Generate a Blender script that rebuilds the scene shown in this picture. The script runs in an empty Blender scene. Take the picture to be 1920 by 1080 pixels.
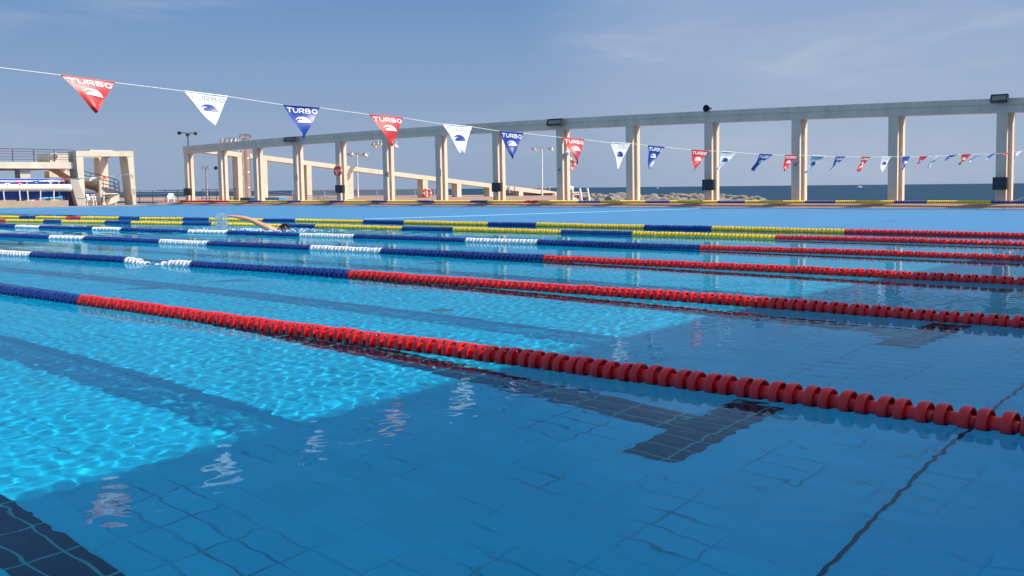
import bpy, math, random
import numpy as np
from mathutils import Vector, Matrix
from mathutils.geometry import tessellate_polygon
random.seed(7)
S = bpy.context.scene
COL = S.collection
PI = math.pi
R = math.radians

# ------------------------------------------------------------------ camera
F, PITCH, ROLL, AZ, H = 1994.57, R(5.35913), R(-.5652), R(41.0174), .735
cam = bpy.data.cameras.new('camera')
cam.sensor_width = 36; cam.lens = 36 * F / 1920; cam.clip_start = .05; cam.clip_end = 40000
co = bpy.data.objects.new('camera', cam); COL.objects.link(co); S.camera = co
M = Matrix.Rotation(AZ, 4, 'Z') @ Matrix.Rotation(PI / 2 - PITCH, 4, 'X') @ Matrix.Rotation(ROLL, 4, 'Z')
M.translation = (0, 0, H); co.matrix_world = M
EYE = Vector((0, 0, H))

def ray(u, v):                      # direction in the place through a point of the 1920 x 1080 photograph
    return (M.to_3x3() @ Vector(((u - 960) / F, (540 - v) / F, -1))).normalized()
def onX(u, v, X): d = ray(u, v); return EYE + d * (X / d.x)
def onY(u, v, Y): d = ray(u, v); return EYE + d * (Y / d.y)
def onZ(u, v, Z): d = ray(u, v); return EYE + d * ((Z - H) / d.z)

# ------------------------------------------------------------------ light
EL, AL = R(42), R(33)
sdir = Vector((math.cos(EL) * math.cos(AL), math.cos(EL) * math.sin(AL), math.sin(EL)))
L = bpy.data.lights.new('sun', 'SUN'); L.energy = 3.7; L.angle = R(.5); L.color = (1, .95, .865)
lo = bpy.data.objects.new('sun', L); COL.objects.link(lo)
lo.rotation_euler = sdir.to_track_quat('Z', 'Y').to_euler()
L.cycles.is_caustics_light = True
S.view_settings.view_transform = 'Standard'; S.view_settings.look = 'None'
S.view_settings.exposure = .45; S.view_settings.gamma = 1
S.cycles.max_bounces = 10; S.cycles.transparent_max_bounces = 12
S.cycles.sample_clamp_indirect = 6

w = bpy.data.worlds.new('World'); S.world = w; w.use_nodes = True
nt = w.node_tree; N = nt.nodes; K = nt.links.new
bg = N['Background']; bg.inputs[1].default_value = .15
sky = N.new('ShaderNodeTexSky'); sky.sky_type = 'NISHITA'; sky.sun_disc = False
sky.sun_elevation = EL; sky.sun_rotation = PI / 2 - AL
sky.air_density = 1.0; sky.dust_density = 2.2; sky.ozone_density = 1.2
tc = N.new('ShaderNodeTexCoord'); sep = N.new('ShaderNodeSeparateXYZ'); K(tc.outputs['Generated'], sep.inputs[0])
# sea haze near the horizon
hz = N.new('ShaderNodeMapRange'); hz.inputs[1].default_value = .17; hz.inputs[2].default_value = .55
hz.inputs[3].default_value = .94; hz.inputs[4].default_value = .0; hz.interpolation_type = 'SMOOTHSTEP'
K(sep.outputs[2], hz.inputs[0])
hv = N.new('ShaderNodeMapRange'); hv.inputs[1].default_value = .03; hv.inputs[2].default_value = .19; K(sep.outputs[2], hv.inputs[0])
hc = N.new('ShaderNodeMix'); hc.data_type = 'RGBA'; K(hv.outputs[0], hc.inputs[0]); hc.inputs[6].default_value = (1.48, 1.97, 2.80, 1); hc.inputs[7].default_value = (.58, 1.26, 2.58, 1)
mx = N.new('ShaderNodeMix'); mx.data_type = 'RGBA'; K(hz.outputs[0], mx.inputs[0]); K(sky.outputs[0], mx.inputs[6])
K(hc.outputs[2], mx.inputs[7])
# thin high cloud
mp = N.new('ShaderNodeMapping'); mp.inputs['Scale'].default_value = (1.6, 1.6, 9); K(tc.outputs['Generated'], mp.inputs[0])
ns = N.new('ShaderNodeTexNoise'); ns.inputs['Scale'].default_value = 2.1; ns.inputs['Detail'].default_value = 7; ns.inputs['Roughness'].default_value = .6
ns.inputs['Distortion'].default_value = .5; K(mp.outputs[0], ns.inputs[0])
cr = N.new('ShaderNodeMapRange'); cr.inputs[1].default_value = .52; cr.inputs[2].default_value = .78; cr.inputs[3].default_value = 0; cr.inputs[4].default_value = .36
cr.interpolation_type = 'SMOOTHSTEP'; K(ns.outputs[0], cr.inputs[0])
m2 = N.new('ShaderNodeMix'); m2.data_type = 'RGBA'; vd = N.new('ShaderNodeVectorMath'); vd.operation = 'DOT_PRODUCT'; K(tc.outputs['Generated'], vd.inputs[0]); vd.inputs[1].default_value = tuple(ray(1560, 60))
vr = N.new('ShaderNodeMapRange'); vr.inputs[1].default_value = .958; vr.inputs[2].default_value = .999; vr.inputs[3].default_value = 0; vr.inputs[4].default_value = .42; vr.interpolation_type = 'SMOOTHSTEP'; K(vd.outputs['Value'], vr.inputs[0])
nv = N.new('ShaderNodeMath'); nv.operation = 'MULTIPLY'; K(vr.outputs[0], nv.inputs[0]); K(ns.outputs[0], nv.inputs[1])
nv2 = N.new('ShaderNodeMath'); nv2.operation = 'MULTIPLY_ADD'; nv2.use_clamp = True; K(nv.outputs[0], nv2.inputs[0]); nv2.inputs[1].default_value = 2.1; K(cr.outputs[0], nv2.inputs[2])
K(nv2.outputs[0], m2.inputs[0]); K(mx.outputs[2], m2.inputs[6])
m2.inputs[7].default_value = (2.3, 2.68, 3.35, 1)
K(m2.outputs[2], bg.inputs[0])

# ------------------------------------------------------------------ materials
MATS = {}
def pm(name, col, rough=.6, var=.0, vscale=6., bump=0., bscale=40., metal=0., spec=.5, stretch=(1, 1, 1), trans=0.):
    m = bpy.data.materials.new(name); m.use_nodes = True; t = m.node_tree; b = t.nodes['Principled BSDF']
    b.inputs['Base Color'].default_value = (*col, 1); b.inputs['Roughness'].default_value = rough
    b.inputs['Metallic'].default_value = metal; b.inputs['Specular IOR Level'].default_value = spec
    if trans: b.inputs['Subsurface Weight'].default_value = trans; b.inputs['Subsurface Radius'].default_value = (.01, .006, .004)
    if var or bump:
        c = t.nodes.new('ShaderNodeTexCoord'); p = t.nodes.new('ShaderNodeMapping'); p.inputs['Scale'].default_value = stretch
        t.links.new(c.outputs['Object'], p.inputs[0])
    if var:
        n = t.nodes.new('ShaderNodeTexNoise'); n.inputs['Scale'].default_value = vscale; n.inputs['Detail'].default_value = 8; n.inputs['Roughness'].default_value = .65
        t.links.new(p.outputs[0], n.inputs[0])
        r = t.nodes.new('ShaderNodeMapRange'); r.inputs[1].default_value = .25; r.inputs[2].default_value = .75
        r.inputs[3].default_value = 1 - var; r.inputs[4].default_value = 1 + var * .6; t.links.new(n.outputs[0], r.inputs[0])
        x = t.nodes.new('ShaderNodeMix'); x.data_type = 'RGBA'; x.blend_type = 'MULTIPLY'; x.inputs[0].default_value = 1
        x.inputs[6].default_value = (*col, 1); t.links.new(r.outputs[0], x.inputs[7]); t.links.new(x.outputs[2], b.inputs['Base Color'])
    if bump:
        n2 = t.nodes.new('ShaderNodeTexNoise'); n2.inputs['Scale'].default_value = bscale; n2.inputs['Detail'].default_value = 5
        t.links.new(p.outputs[0], n2.inputs[0]); bp = t.nodes.new('ShaderNodeBump'); bp.inputs['Strength'].default_value = bump; bp.inputs['Distance'].default_value = .02
        t.links.new(n2.outputs[0], bp.inputs['Height']); t.links.new(bp.outputs[0], b.inputs['Normal'])
    MATS[name] = m; return m
concrete = pm('cream_concrete', (.80, .60, .445), .85, .2, 2.4, .3, 30, stretch=(1, 1, .22))
cream = pm('pale_concrete', (.62, .54, .42), .85, .22, 1.6, .2, 25)
deckm = pm('pink_paving', (.40, .25, .175), .8, .2, 3, .1, 20)
greyc = pm('grey_concrete', (.42, .38, .33), .85, .2, 2, .2, 20)
brown = pm('brown_wall', (.26, .19, .14), .9, .2, 2)
white = pm('white_plastic', (.80, .80, .80), .4, .06, 8)
gutter = pm('white_edge_tile', (.75, .76, .78), .4, .08, 8)
redp = pm('red_plastic', (.74, .020, .024), .38, .35, 14)
bluep = pm('blue_plastic', (.010, .045, .25), .35, .2, 9)
yelp = pm('yellow_plastic', (.88, .62, .03), .35, .15, 9)
whp = pm('white_float_plastic', (.78, .80, .80), .35, .08, 9)
steel = pm('stainless_steel', (.78, .74, .68), .2, .18, 5, metal=1., stretch=(1, 1, .2))
dark = pm('dark_metal', (.03, .035, .05), .5, .1, 8)
railm = pm('navy_rail_paint', (.045, .06, .11), .5)
black = pm('black_cabinet', (.012, .012, .014), .6, .2, 30)
glassg = pm('lamp_glass', (.30, .27, .22), .15, .2, 12)
lightp = pm('pale_painted_metal', (.62, .60, .55), .5, .1, 5)
greyp = pm('grey_painted_metal', (.30, .30, .32), .5)
cordm = pm('white_cord', (.75, .73, .70), .7)
orange = pm('orange_vinyl', (.70, .10, .03), .45, .12, 8)
bluec = pm('blue_vinyl_cover', (.018, .085, .36), .4, .22, 3, .2, 8)
lblue = pm('light_blue_plastic', (.05, .33, .62), .45, .1, 6)
yellw = pm('yellow_paint', (.62, .46, .12), .6, .15, 4)
rustm = pm('rusty_brown_metal', (.22, .12, .06), .8, .3, 6)
skin = pm('tanned_skin', (.66, .30, .19), .42, .1, 14, trans=.08)
hairm = pm('wet_dark_hair', (.022, .010, .007), .55, .3, 30)
rockm = pm('pale_rock', (.27, .235, .195), .9, .35, 2.2, .6, 9)
seam = None
paper = pm('notice_paper', (.66, .53, .43), .6)
ink = pm('notice_ink', (.03, .04, .14), .6)
inkg = pm('pale_grey_print', (.42, .44, .50), .6)
grate = pm('drain_grate', (.30, .25, .27), .6, .2, 20)

def vinyl(name, c):
    m = bpy.data.materials.new(name); m.use_nodes = True; t = m.node_tree; b = t.nodes['Principled BSDF']
    b.inputs['Base Color'].default_value = (*c, 1); b.inputs['Roughness'].default_value = .40
    tr = t.nodes.new('ShaderNodeBsdfTranslucent'); tr.inputs[0].default_value = (*c, 1)
    x = t.nodes.new('ShaderNodeMixShader'); x.inputs[0].default_value = .15
    t.links.new(b.outputs[0], x.inputs[1]); t.links.new(tr.outputs[0], x.inputs[2]); t.links.new(x.outputs[0], t.nodes['Material Output'].inputs[0])
    c_ = t.nodes.new('ShaderNodeTexCoord'); n = t.nodes.new('ShaderNodeTexNoise'); n.inputs['Scale'].default_value = 9; n.inputs['Detail'].default_value = 3
    t.links.new(c_.outputs['Object'], n.inputs[0]); bp = t.nodes.new('ShaderNodeBump'); bp.inputs['Strength'].default_value = .35; bp.inputs['Distance'].default_value = .01
    t.links.new(n.outputs[0], bp.inputs['Height']); t.links.new(bp.outputs[0], b.inputs['Normal'])
    return m
vred, vwhite, vblue = vinyl('red_vinyl', (.62, .03, .035)), vinyl('white_vinyl', (.82, .82, .84)), vinyl('blue_vinyl', (.015, .06, .36))

def tile_mat(name, tile, grout, sx=.25, sy=.125, gw=.05, wob=.0, dirt=True, ox=0., oy=0., amount=.66):
    m = bpy.data.materials.new(name); m.use_nodes = True; t = m.node_tree; b = t.nodes['Principled BSDF']; l = t.links.new
    b.inputs['Roughness'].default_value = .5
    c = t.nodes.new('ShaderNodeTexCoord'); s = t.nodes.new('ShaderNodeSeparateXYZ'); l(c.outputs['Object'], s.inputs[0])
    def mth(op, a, b_=None):
        n = t.nodes.new('ShaderNodeMath'); n.operation = op
        for i, x in enumerate((a, b_)):
            if x is None: continue
            if isinstance(x, (int, float)): n.inputs[i].default_value = x
            else: l(x, n.inputs[i])
        return n.outputs[0]
    def line(x, step, off, g):
        f = mth('FRACT', mth('ADD', mth('DIVIDE', x, step), off + 500.))
        return mth('LESS_THAN', f, g)
    gx = line(s.outputs[0], sx, ox, gw); gy = line(s.outputs[1], sy, oy, gw * sx / sy)
    g = mth('MAXIMUM', gx, gy)
    n = t.nodes.new('ShaderNodeTexNoise'); n.inputs['Scale'].default_value = 2.3; n.inputs['Detail'].default_value = 4; l(c.outputs['Object'], n.inputs[0])
    r = t.nodes.new('ShaderNodeMapRange'); r.inputs[1].default_value = .47; r.inputs[2].default_value = .66; l(n.outputs[0], r.inputs[0])
    r.inputs[3].default_value = .10 * amount if dirt else .8; r.inputs[4].default_value = 1. * amount
    fac = mth('MULTIPLY', g, r.outputs[0])
    n2 = t.nodes.new('ShaderNodeTexNoise'); n2.inputs['Scale'].default_value = 1.1; n2.inputs['Detail'].default_value = 6; l(c.outputs['Object'], n2.inputs[0])
    r2 = t.nodes.new('ShaderNodeMapRange'); r2.inputs[3].default_value = .82; r2.inputs[4].default_value = 1.14; l(n2.outputs[0], r2.inputs[0])
    # tone differs a little from tile to tile
    wn = t.nodes.new('ShaderNodeTexWhiteNoise'); wn.noise_dimensions = '2D'
    cb = t.nodes.new('ShaderNodeCombineXYZ'); l(mth('FLOOR', mth('ADD', mth('DIVIDE', s.outputs[0], sx), ox + 500.)), cb.inputs[0]); l(mth('FLOOR', mth('ADD', mth('DIVIDE', s.outputs[1], sy), oy + 500.)), cb.inputs[1])
    l(cb.outputs[0], wn.inputs['Vector'])
    r3 = t.nodes.new('ShaderNodeMapRange'); r3.inputs[3].default_value = .94; r3.inputs[4].default_value = 1.06; l(wn.outputs['Value'], r3.inputs[0])
    tone = mth('MULTIPLY', r2.outputs[0], r3.outputs[0])
    x = t.nodes.new('ShaderNodeMix'); x.data_type = 'RGBA'; x.blend_type = 'MULTIPLY'; x.inputs[0].default_value = 1; x.inputs[6].default_value = (*tile, 1); l(tone, x.inputs[7])
    y = t.nodes.new('ShaderNodeMix'); y.data_type = 'RGBA'; l(fac, y.inputs[0]); l(x.outputs[2], y.inputs[6]); y.inputs[7].default_value = (*grout, 1)
    l(y.outputs[2], b.inputs['Base Color']); return m
ftile = tile_mat('pool_tile', (.008, .68, 1.0), (.003, .14, .30), gw=.05)
btile = tile_mat('black_pool_tile', (.002, .004, .030), (.10, .52, .50), gw=.045, dirt=False, ox=.2, oy=.47)
wtile = tile_mat('pool_wall_tile', (.012, .68, .95), (.01, .12, .22), gw=.06)

# ------------------------------------------------------------------ mesh helpers
class MB:
    def __init__(s): s.v = []; s.f = []; s.m = []
    def add(s, vs, fs, mi=0):
        o = len(s.v); s.v += [tuple(x) for x in vs]; s.f += [tuple(i + o for i in f) for f in fs]; s.m += [mi] * len(fs); return s
    def box(s, a, b, mi=0):
        x0, y0, z0 = a; x1, y1, z1 = b
        return s.hexa([(x0, y0, z0), (x1, y0, z0), (x1, y1, z0), (x0, y1, z0), (x0, y0, z1), (x1, y0, z1), (x1, y1, z1), (x0, y1, z1)], mi)
    def hexa(s, p, mi=0):
        return s.add(p, [(3, 2, 1, 0), (4, 5, 6, 7), (0, 1, 5, 4), (1, 2, 6, 5), (2, 3, 7, 6), (3, 0, 4, 7)], mi)
    def cyl(s, p0, p1, r0, r1=None, n=12, mi=0, cap=True):
        return s.tube([p0, p1], [r0, r0 if r1 is None else r1], n, mi, cap)
    def tube(s, pts, rad, n=8, mi=0, cap=True, closed=False):
        pts = [Vector(p) for p in pts]; k = len(pts)
        if isinstance(rad, (int, float)): rad = [rad] * k
        vs = []
        up = None
        for i, p in enumerate(pts):
            a = pts[(i - 1) % k] if (i or closed) else p; b = pts[(i + 1) % k] if (i < k - 1 or closed) else p
            t = (b - a).normalized()
            if up is None:
                up = Vector((0, 0, 1)) if abs(t.z) < .9 else Vector((1, 0, 0))
            x = t.cross(up).normalized(); y = x.cross(t).normalized(); up = y
            for j in range(n):
                q = 2 * PI * j / n; vs.append(p + (x * math.cos(q) + y * math.sin(q)) * rad[i])
        fs = []
        for i in range(k if closed else k - 1):
            for j in range(n):
                a = i * n + j; b = i * n + (j + 1) % n; c = ((i + 1) % k) * n + (j + 1) % n; d = ((i + 1) % k) * n + j
                fs.append((a, d, c, b))
        if cap and not closed: fs += [tuple(range(n)), tuple(range((k - 1) * n, k * n))[::-1]]
        return s.add(vs, fs, mi)
    def lathe(s, prof, c, ax='z', n=16, mi=0):
        k = len(prof); vs = []
        for (r, h) in prof:
            for j in range(n):
                q = 2 * PI * j / n; a, b = r * math.cos(q), r * math.sin(q)
                vs.append({'z': (c[0] + a, c[1] + b, c[2] + h), 'x': (c[0] + h, c[1] + a, c[2] + b), 'y': (c[0] + b, c[1] + h, c[2] + a)}[ax])
        fs = [(i * n + j, i * n + (j + 1) % n, (i + 1) * n + (j + 1) % n, (i + 1) * n + j) for i in range(k - 1) for j in range(n)]
        return s.add(vs, fs, mi)
    def prism(s, poly, d, mi=0):          # polygon of 3-D points pushed along d
        d = Vector(d); k = len(poly); p = [Vector(q) for q in poly]
        tr = tessellate_polygon([p])
        fs = [tuple(t) for t in tr] + [tuple(i + k for i in reversed(t)) for t in tr] + [(i, (i + 1) % k, (i + 1) % k + k, i + k) for i in range(k)]
        return s.add(p + [q + d for q in p], fs, mi)
    def build(s, name, mats, parent=None, smooth=False, bevel=0.):
        me = bpy.data.meshes.new(name); me.from_pydata(s.v, [], s.f)
        for m in (mats if isinstance(mats, (list, tuple)) else [mats]): me.materials.append(m)
        me.polygons.foreach_set('material_index', s.m)
        import bmesh
        b = bmesh.new(); b.from_mesh(me); bmesh.ops.recalc_face_normals(b, faces=b.faces)
        if parent is not None:
            off = parent.location + (parent.parent.location if parent.parent else Vector())
            bmesh.ops.translate(b, verts=b.verts, vec=-off)
        b.to_mesh(me); b.free()
        if smooth:
            me.polygons.foreach_set('use_smooth', [True] * len(me.polygons))
            me.set_sharp_from_angle(angle=R(40))
        o = bpy.data.objects.new(name, me); COL.objects.link(o); o.parent = parent
        if bevel:
            q = o.modifiers.new('bevel', 'BEVEL'); q.width = bevel; q.segments = 2; q.limit_method = 'ANGLE'
        return o
def tag(o, label=None, cat=None, group=None, kind=None):
    if label: o['label'] = label
    if cat: o['category'] = cat
    if group: o['group'] = group
    if kind: o['kind'] = kind
    return o
def thing(name, loc, label, cat, group=None):
    o = bpy.data.objects.new(name, None); o.empty_display_size = .2; o.location = loc; COL.objects.link(o)
    return tag(o, label, cat, group)
def copy_tree(o, loc=None, rz=None):
    c = o.copy(); COL.objects.link(c)
    if loc is not None: c.location = loc
    if rz is not None: c.rotation_euler = (0, 0, rz)
    for ch in o.children:
        d = ch.copy(); COL.objects.link(d); d.parent = c
        for g in ch.children:
            e = g.copy(); COL.objects.link(e); e.parent = d
    return c

# ------------------------------------------------------------------ pool, ground, sea
D = 1.25                                   # depth of the pool
PX0, PX1, PY0, PY1 = -52.0, -.4, -1.6, 31.6
GZ = .15                                   # far deck above the water
def recv(o): o.cycles.is_caustics_receiver = True; return o
b = MB(); b.add([(PX0, PY0, -D), (PX1, PY0, -D), (PX1, PY1, -D), (PX0, PY1, -D)], [(0, 1, 2, 3)])
recv(tag(b.build('pool_floor', ftile), kind='structure'))
b = MB(); t_ = .25
b.box((PX0 - t_, PY1, -D - .2), (PX1 + t_, PY1 + t_, -.03)); b.box((PX0 - t_, PY0 - t_, -D - .2), (PX1 + t_, PY0, .02))
b.box((PX0 - t_, PY0, -D - .2), (PX0, PY1, .02)); b.box((PX1, PY0, -D - .2), (PX1 + t_, PY1, .02))
recv(tag(b.build('pool_wall', wtile), kind='structure'))
# white overflow edge and raised pink paving round the pool
b = MB(); b.box((PX0 - .02, PY1 + .004, -.028), (PX1, PY1 + .09, .03))
tag(b.build('pool_edge_strip', gutter), kind='structure')
YB = 35.2                                  # back edge of the deck on the right
b = MB()
Ya = PY1 + .092; Yb_ = PY1 + .50
b.add([(PX0 - 2, Yb_, GZ), (12, Yb_, GZ), (12, YB, GZ), (-27.5, YB, GZ), (-55, 72, GZ), (-110, 72, GZ), (-110, 34, GZ), (PX0 - 2, 34, GZ),
       (PX0 - 2, Ya, .026), (12, Ya, .026), (12, YB, -3), (-27.5, YB, -3), (-55, 72, -3), (-110, 72, -3)],
      [(0, 1, 2, 3, 4, 5, 6, 7), (0, 8, 9, 1), (2, 10, 11, 3), (3, 11, 12, 4), (4, 12, 13, 5)])
tag(b.build('far_deck', deckm), kind='structure')
b = MB(); b.box((-110, -30, -.3), (PX0 - .02, 34, .045)); tag(b.build('left_deck', deckm), kind='structure')
b = MB(); b.box((PX1 + .01, -30, -.3), (40, PY1 - .5, .1)); b.box((PX0, -30, -.3), (PX1, PY0 - .01, .1))
tag(b.build('near_deck', deckm), kind='structure')

# lane lines of black tile on the floor: stem and cross bar
def strip(pts, wid):
    b = MB(); z = -D + .004; vs = []
    for (x, y) in pts: vs += [(x, y - wid / 2, z), (x, y + wid / 2, z)]
    b.add(vs, [(2 * i, 2 * i + 1, 2 * i + 3, 2 * i + 2) for i in range(len(pts) - 1)]); return b
LANES = [(1.50, 1.50), (4.0, 4.28), (6.60, 6.80), (9.1, 9.3), (11.65, 11.8), (14.2, 14.35)]
for y0, y1 in LANES:
    b = strip([(-50, y1), (-9, y1), (-6.2, y1 - .06 * (y1 > y0)), (-2.478, y0)], .25)
    z = -D + .004; b.add([(-2.476, y0 - .48, z), (-2.226, y0 - .48, z), (-2.226, y0 + .48, z), (-2.476, y0 + .48, z)], [(0, 1, 2, 3)])
    recv(tag(b.build('floor_marking', btile), kind='structure'))
b = MB(); pts = [(-1.33, 1.2), (-1.35, 2.0), (-1.362, 2.5), (-1.375, 2.9), (-1.405, 3.6), (-1.44, 4.3), (-1.47, 5.2), (-1.5, 7.5), (-1.5, 12)]
z = -D + .006
vs = []
for x, y in pts: vs += [(x - .008, y, z), (x + .008, y, z)]
b.add(vs, [(2 * i, 2 * i + 1, 2 * i + 3, 2 * i + 2) for i in range(len(pts) - 1)])
recv(tag(b.build('floor_joint', pm('dark_joint', (.004, .012, .03), .8)), kind='structure'))
def drain(x0, y0, x1, y1, label):
    r_ = thing('drain_cover', ((x0 + x1) / 2, (y0 + y1) / 2, -D), label, 'drain cover')
    b = MB(); f = .025; z0, z1 = -D, -D + .02
    b.box((x0, y0, z0), (x1, y0 + f, z1)); b.box((x0, y1 - f, z0), (x1, y1, z1)); b.box((x0, y0 + f, z0), (x0 + f, y1 - f, z1)); b.box((x1 - f, y0 + f, z0), (x1, y1 - f, z1))
    recv(b.build('frame', grate, r_)); b = MB(); n = 7
    for i in range(n):
        y = y0 + f + (y1 - y0 - 2 * f) * (i + .1) / n; b.box((x0 + f, y, z0), (x1 - f, y + (y1 - y0) / n * .72, z1 - .004))
    recv(b.build('grille', grate, r_))
drain(-2.62, 6.37, -2.40, 6.75, 'pinkish square drain cover on the pool floor in the shade, behind the second red rope')
drain(-5.63, 5.55, -5.50, 5.67, 'tiny dark drain cover on the sunlit pool floor between the two nearest ropes')

# water surface: real ripples, refracting the sun onto the floor
def wave_field(X, Y, damp):
    rng = np.random.default_rng(3); Z = np.zeros_like(X)
    n = 96
    for i in range(n):
        short = i % 3 != 0
        u = rng.random(); Lw = .044 * (.115 / .044) ** u if short else .24 * (1.6 / .24) ** u
        th = rng.normal(R(65), .95 if short else .6); k = 2 * PI / Lw
        slope = .0024 if short else .0006
        a = slope / k
        wgt = np.clip((Lw / (damp * 2.2)) - .5, 0, 1)
        Z += a * wgt * np.sin(k * (X * math.cos(th) + Y * math.sin(th)) + rng.random() * 6.283)
    return Z
dx = np.r_[np.full(60, .03), np.full(560, .0145), np.geomspace(.0145, .30, 400)]
xs = PX1 - np.cumsum(np.r_[0, dx]); xs = xs[xs > PX0 + .1]; xs = np.r_[xs, PX0][::-1]
dy = np.r_[np.full(22, .1), np.full(520, .0145), np.geomspace(.0145, .15, 380)]
ys = PY0 + np.cumsum(np.r_[0, dy]); ys = ys[ys < PY1 - .1]; ys = np.r_[ys, PY1]
X, Y = np.meshgrid(xs, ys); gx = np.gradient(xs); gy = np.gradient(ys)
damp = np.maximum(np.abs(gx)[None, :] * .55, np.abs(gy)[:, None]) + 0 * X
Z = wave_field(X, Y, damp)
# patches of calm and ruffled water
pat = .85 + .35 * np.sin(X * .41 + Y * .23 + 1.) * np.sin(Y * .37 - X * .13) 
Z *= pat * (1 + 3.0 * np.clip((Y - 15.9) / 2.5, 0, 1))
# the swimmer's wake
cx, cy = -16.9, 11.95
rr = np.hypot((X - cx) * .8, Y - cy) + 1e-6
Z += .010 * np.exp(-(rr / 2.2) ** 2) * np.sin(rr * 14) 
nx, ny = len(xs), len(ys)
me = bpy.data.meshes.new('pool_water'); V = np.stack([X, Y, Z], -1).reshape(-1, 3)
ii = np.arange(nx * ny).reshape(ny, nx); Fq = np.stack([ii[:-1, :-1], ii[:-1, 1:], ii[1:, 1:], ii[1:, :-1]], -1).reshape(-1, 4)
me.vertices.add(len(V)); me.vertices.foreach_set('co', V.astype(np.float32).ravel())
me.loops.add(Fq.size); me.loops.foreach_set('vertex_index', Fq.astype(np.int32).ravel())
me.polygons.add(len(Fq)); me.polygons.foreach_set('loop_start', np.arange(0, Fq.size, 4, dtype=np.int32))
me.polygons.foreach_set('use_smooth', np.ones(len(Fq), bool)); me.update()
m = bpy.data.materials.new('pool_water'); m.use_nodes = True; n_ = m.node_tree; n_.nodes.clear()
o_ = n_.nodes.new('ShaderNodeOutputMaterial'); rf = n_.nodes.new('ShaderNodeBsdfRefraction'); rf.inputs['Roughness'].default_value = 0; rf.inputs['IOR'].default_value = 1.31; rf.inputs['Color'].default_value = (.45, .93, .97, 1)
gl = n_.nodes.new('ShaderNodeBsdfGlossy'); gl.inputs['Roughness'].default_value = 0; gl.inputs['Color'].default_value = (.40, .57, .70, 1)
lw = n_.nodes.new('ShaderNodeLayerWeight'); lw.inputs['Blend'].default_value = .5
pw = n_.nodes.new('ShaderNodeMath'); pw.operation = 'POWER'; pw.inputs[1].default_value = 5; n_.links.new(lw.outputs['Facing'], pw.inputs[0])
ma = n_.nodes.new('ShaderNodeMath'); ma.operation = 'MULTIPLY_ADD'; ma.inputs[1].default_value = .86; ma.inputs[2].default_value = .02; n_.links.new(pw.outputs[0], ma.inputs[0])
ms = n_.nodes.new('ShaderNodeMixShader'); n_.links.new(ma.outputs[0], ms.inputs[0]); n_.links.new(rf.outputs[0], ms.inputs[1]); n_.links.new(gl.outputs[0], ms.inputs[2])
n_.links.new(ms.outputs[0], o_.inputs[0])
me.materials.append(m)
wo = bpy.data.objects.new('pool_water', me); COL.objects.link(wo); tag(wo, kind='structure'); wo.cycles.is_caustics_caster = True

# sea
SZ = -1.6
m = bpy.data.materials.new('sea_water'); m.use_nodes = True; t = m.node_tree; bb = t.nodes['Principled BSDF']
bb.inputs['Base Color'].default_value = (.012, .048, .085, 1); bb.inputs['Roughness'].default_value = .5; bb.inputs['IOR'].default_value = 1.12
c = t.nodes.new('ShaderNodeTexCoord'); mp = t.nodes.new('ShaderNodeMapping'); mp.inputs['Rotation'].default_value = (0, 0, AZ); mp.inputs['Scale'].default_value = (.06, .35, 1); t.links.new(c.outputs['Object'], mp.inputs[0])
n = t.nodes.new('ShaderNodeTexNoise'); n.inputs['Scale'].default_value = 1.; n.inputs['Detail'].default_value = 8; t.links.new(mp.outputs[0], n.inputs[0])
bp = t.nodes.new('ShaderNodeBump'); bp.inputs['Strength'].default_value = 1; bp.inputs['Distance'].default_value = 1.2; t.links.new(n.outputs[0], bp.inputs['Height']); t.links.new(bp.outputs[0], bb.inputs['Normal'])
r = t.nodes.new('ShaderNodeMapRange'); r.inputs[1].default_value = .3; r.inputs[2].default_value = .7; r.inputs[3].default_value = .75; r.inputs[4].default_value = 1.3; t.links.new(n.outputs[0], r.inputs[0])
x = t.nodes.new('ShaderNodeMix'); x.data_type = 'RGBA'; x.blend_type = 'MULTIPLY'; x.inputs[0].default_value = 1; x.inputs[6].default_value = (.016, .050, .088, 1); t.links.new(r.outputs[0], x.inputs[7]); t.links.new(x.outputs[2], bb.inputs['Base Color'])
b = MB(); b.add([(-26000, 30, SZ), (26000, 30, SZ), (26000, 26000, SZ), (-26000, 26000, SZ)], [(0, 1, 2, 3)])
b.add([(-26000, -26000, SZ), (-110, -26000, SZ), (-110, 30, SZ), (-26000, 30, SZ)], [(0, 1, 2, 3)])
tag(b.build('sea', m), kind='structure')

# floating cover drawn over the far third of the pool
YC0 = 16.75
root = thing('pool_cover', (-25, 24, 0), 'flat light blue cover floating over the far part of the pool', 'pool cover')
covm = pm('light_blue_cover', (.055, .225, .43), .5, .07, .35, .15, 2.5, spec=.35)
covl = pm('pale_cover_seam', (.075, .30, .50), .5)
b = MB(); nxc, nyc = 120, 30; vs = []
for j in range(nyc + 1):
    for i in range(nxc + 1):
        x_ = PX0 + .03 + (PX1 - .05 - PX0) * i / nxc; y_ = YC0 + (PY1 - .02 - YC0) * j / nyc
        zc = .022 + .006 * math.sin(x_ * 1.3 + y_ * .4) * math.sin(y_ * 1.1 - x_ * .2)
        if j == 0: y_ += .05 * math.sin(x_ * .9) ; zc = .004
        vs.append((x_, y_, zc))
b.add(vs, [(j * (nxc + 1) + i, j * (nxc + 1) + i + 1, (j + 1) * (nxc + 1) + i + 1, (j + 1) * (nxc + 1) + i) for j in range(nyc) for i in range(nxc)])
b.build('sheet', covm, root, smooth=True)
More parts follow.
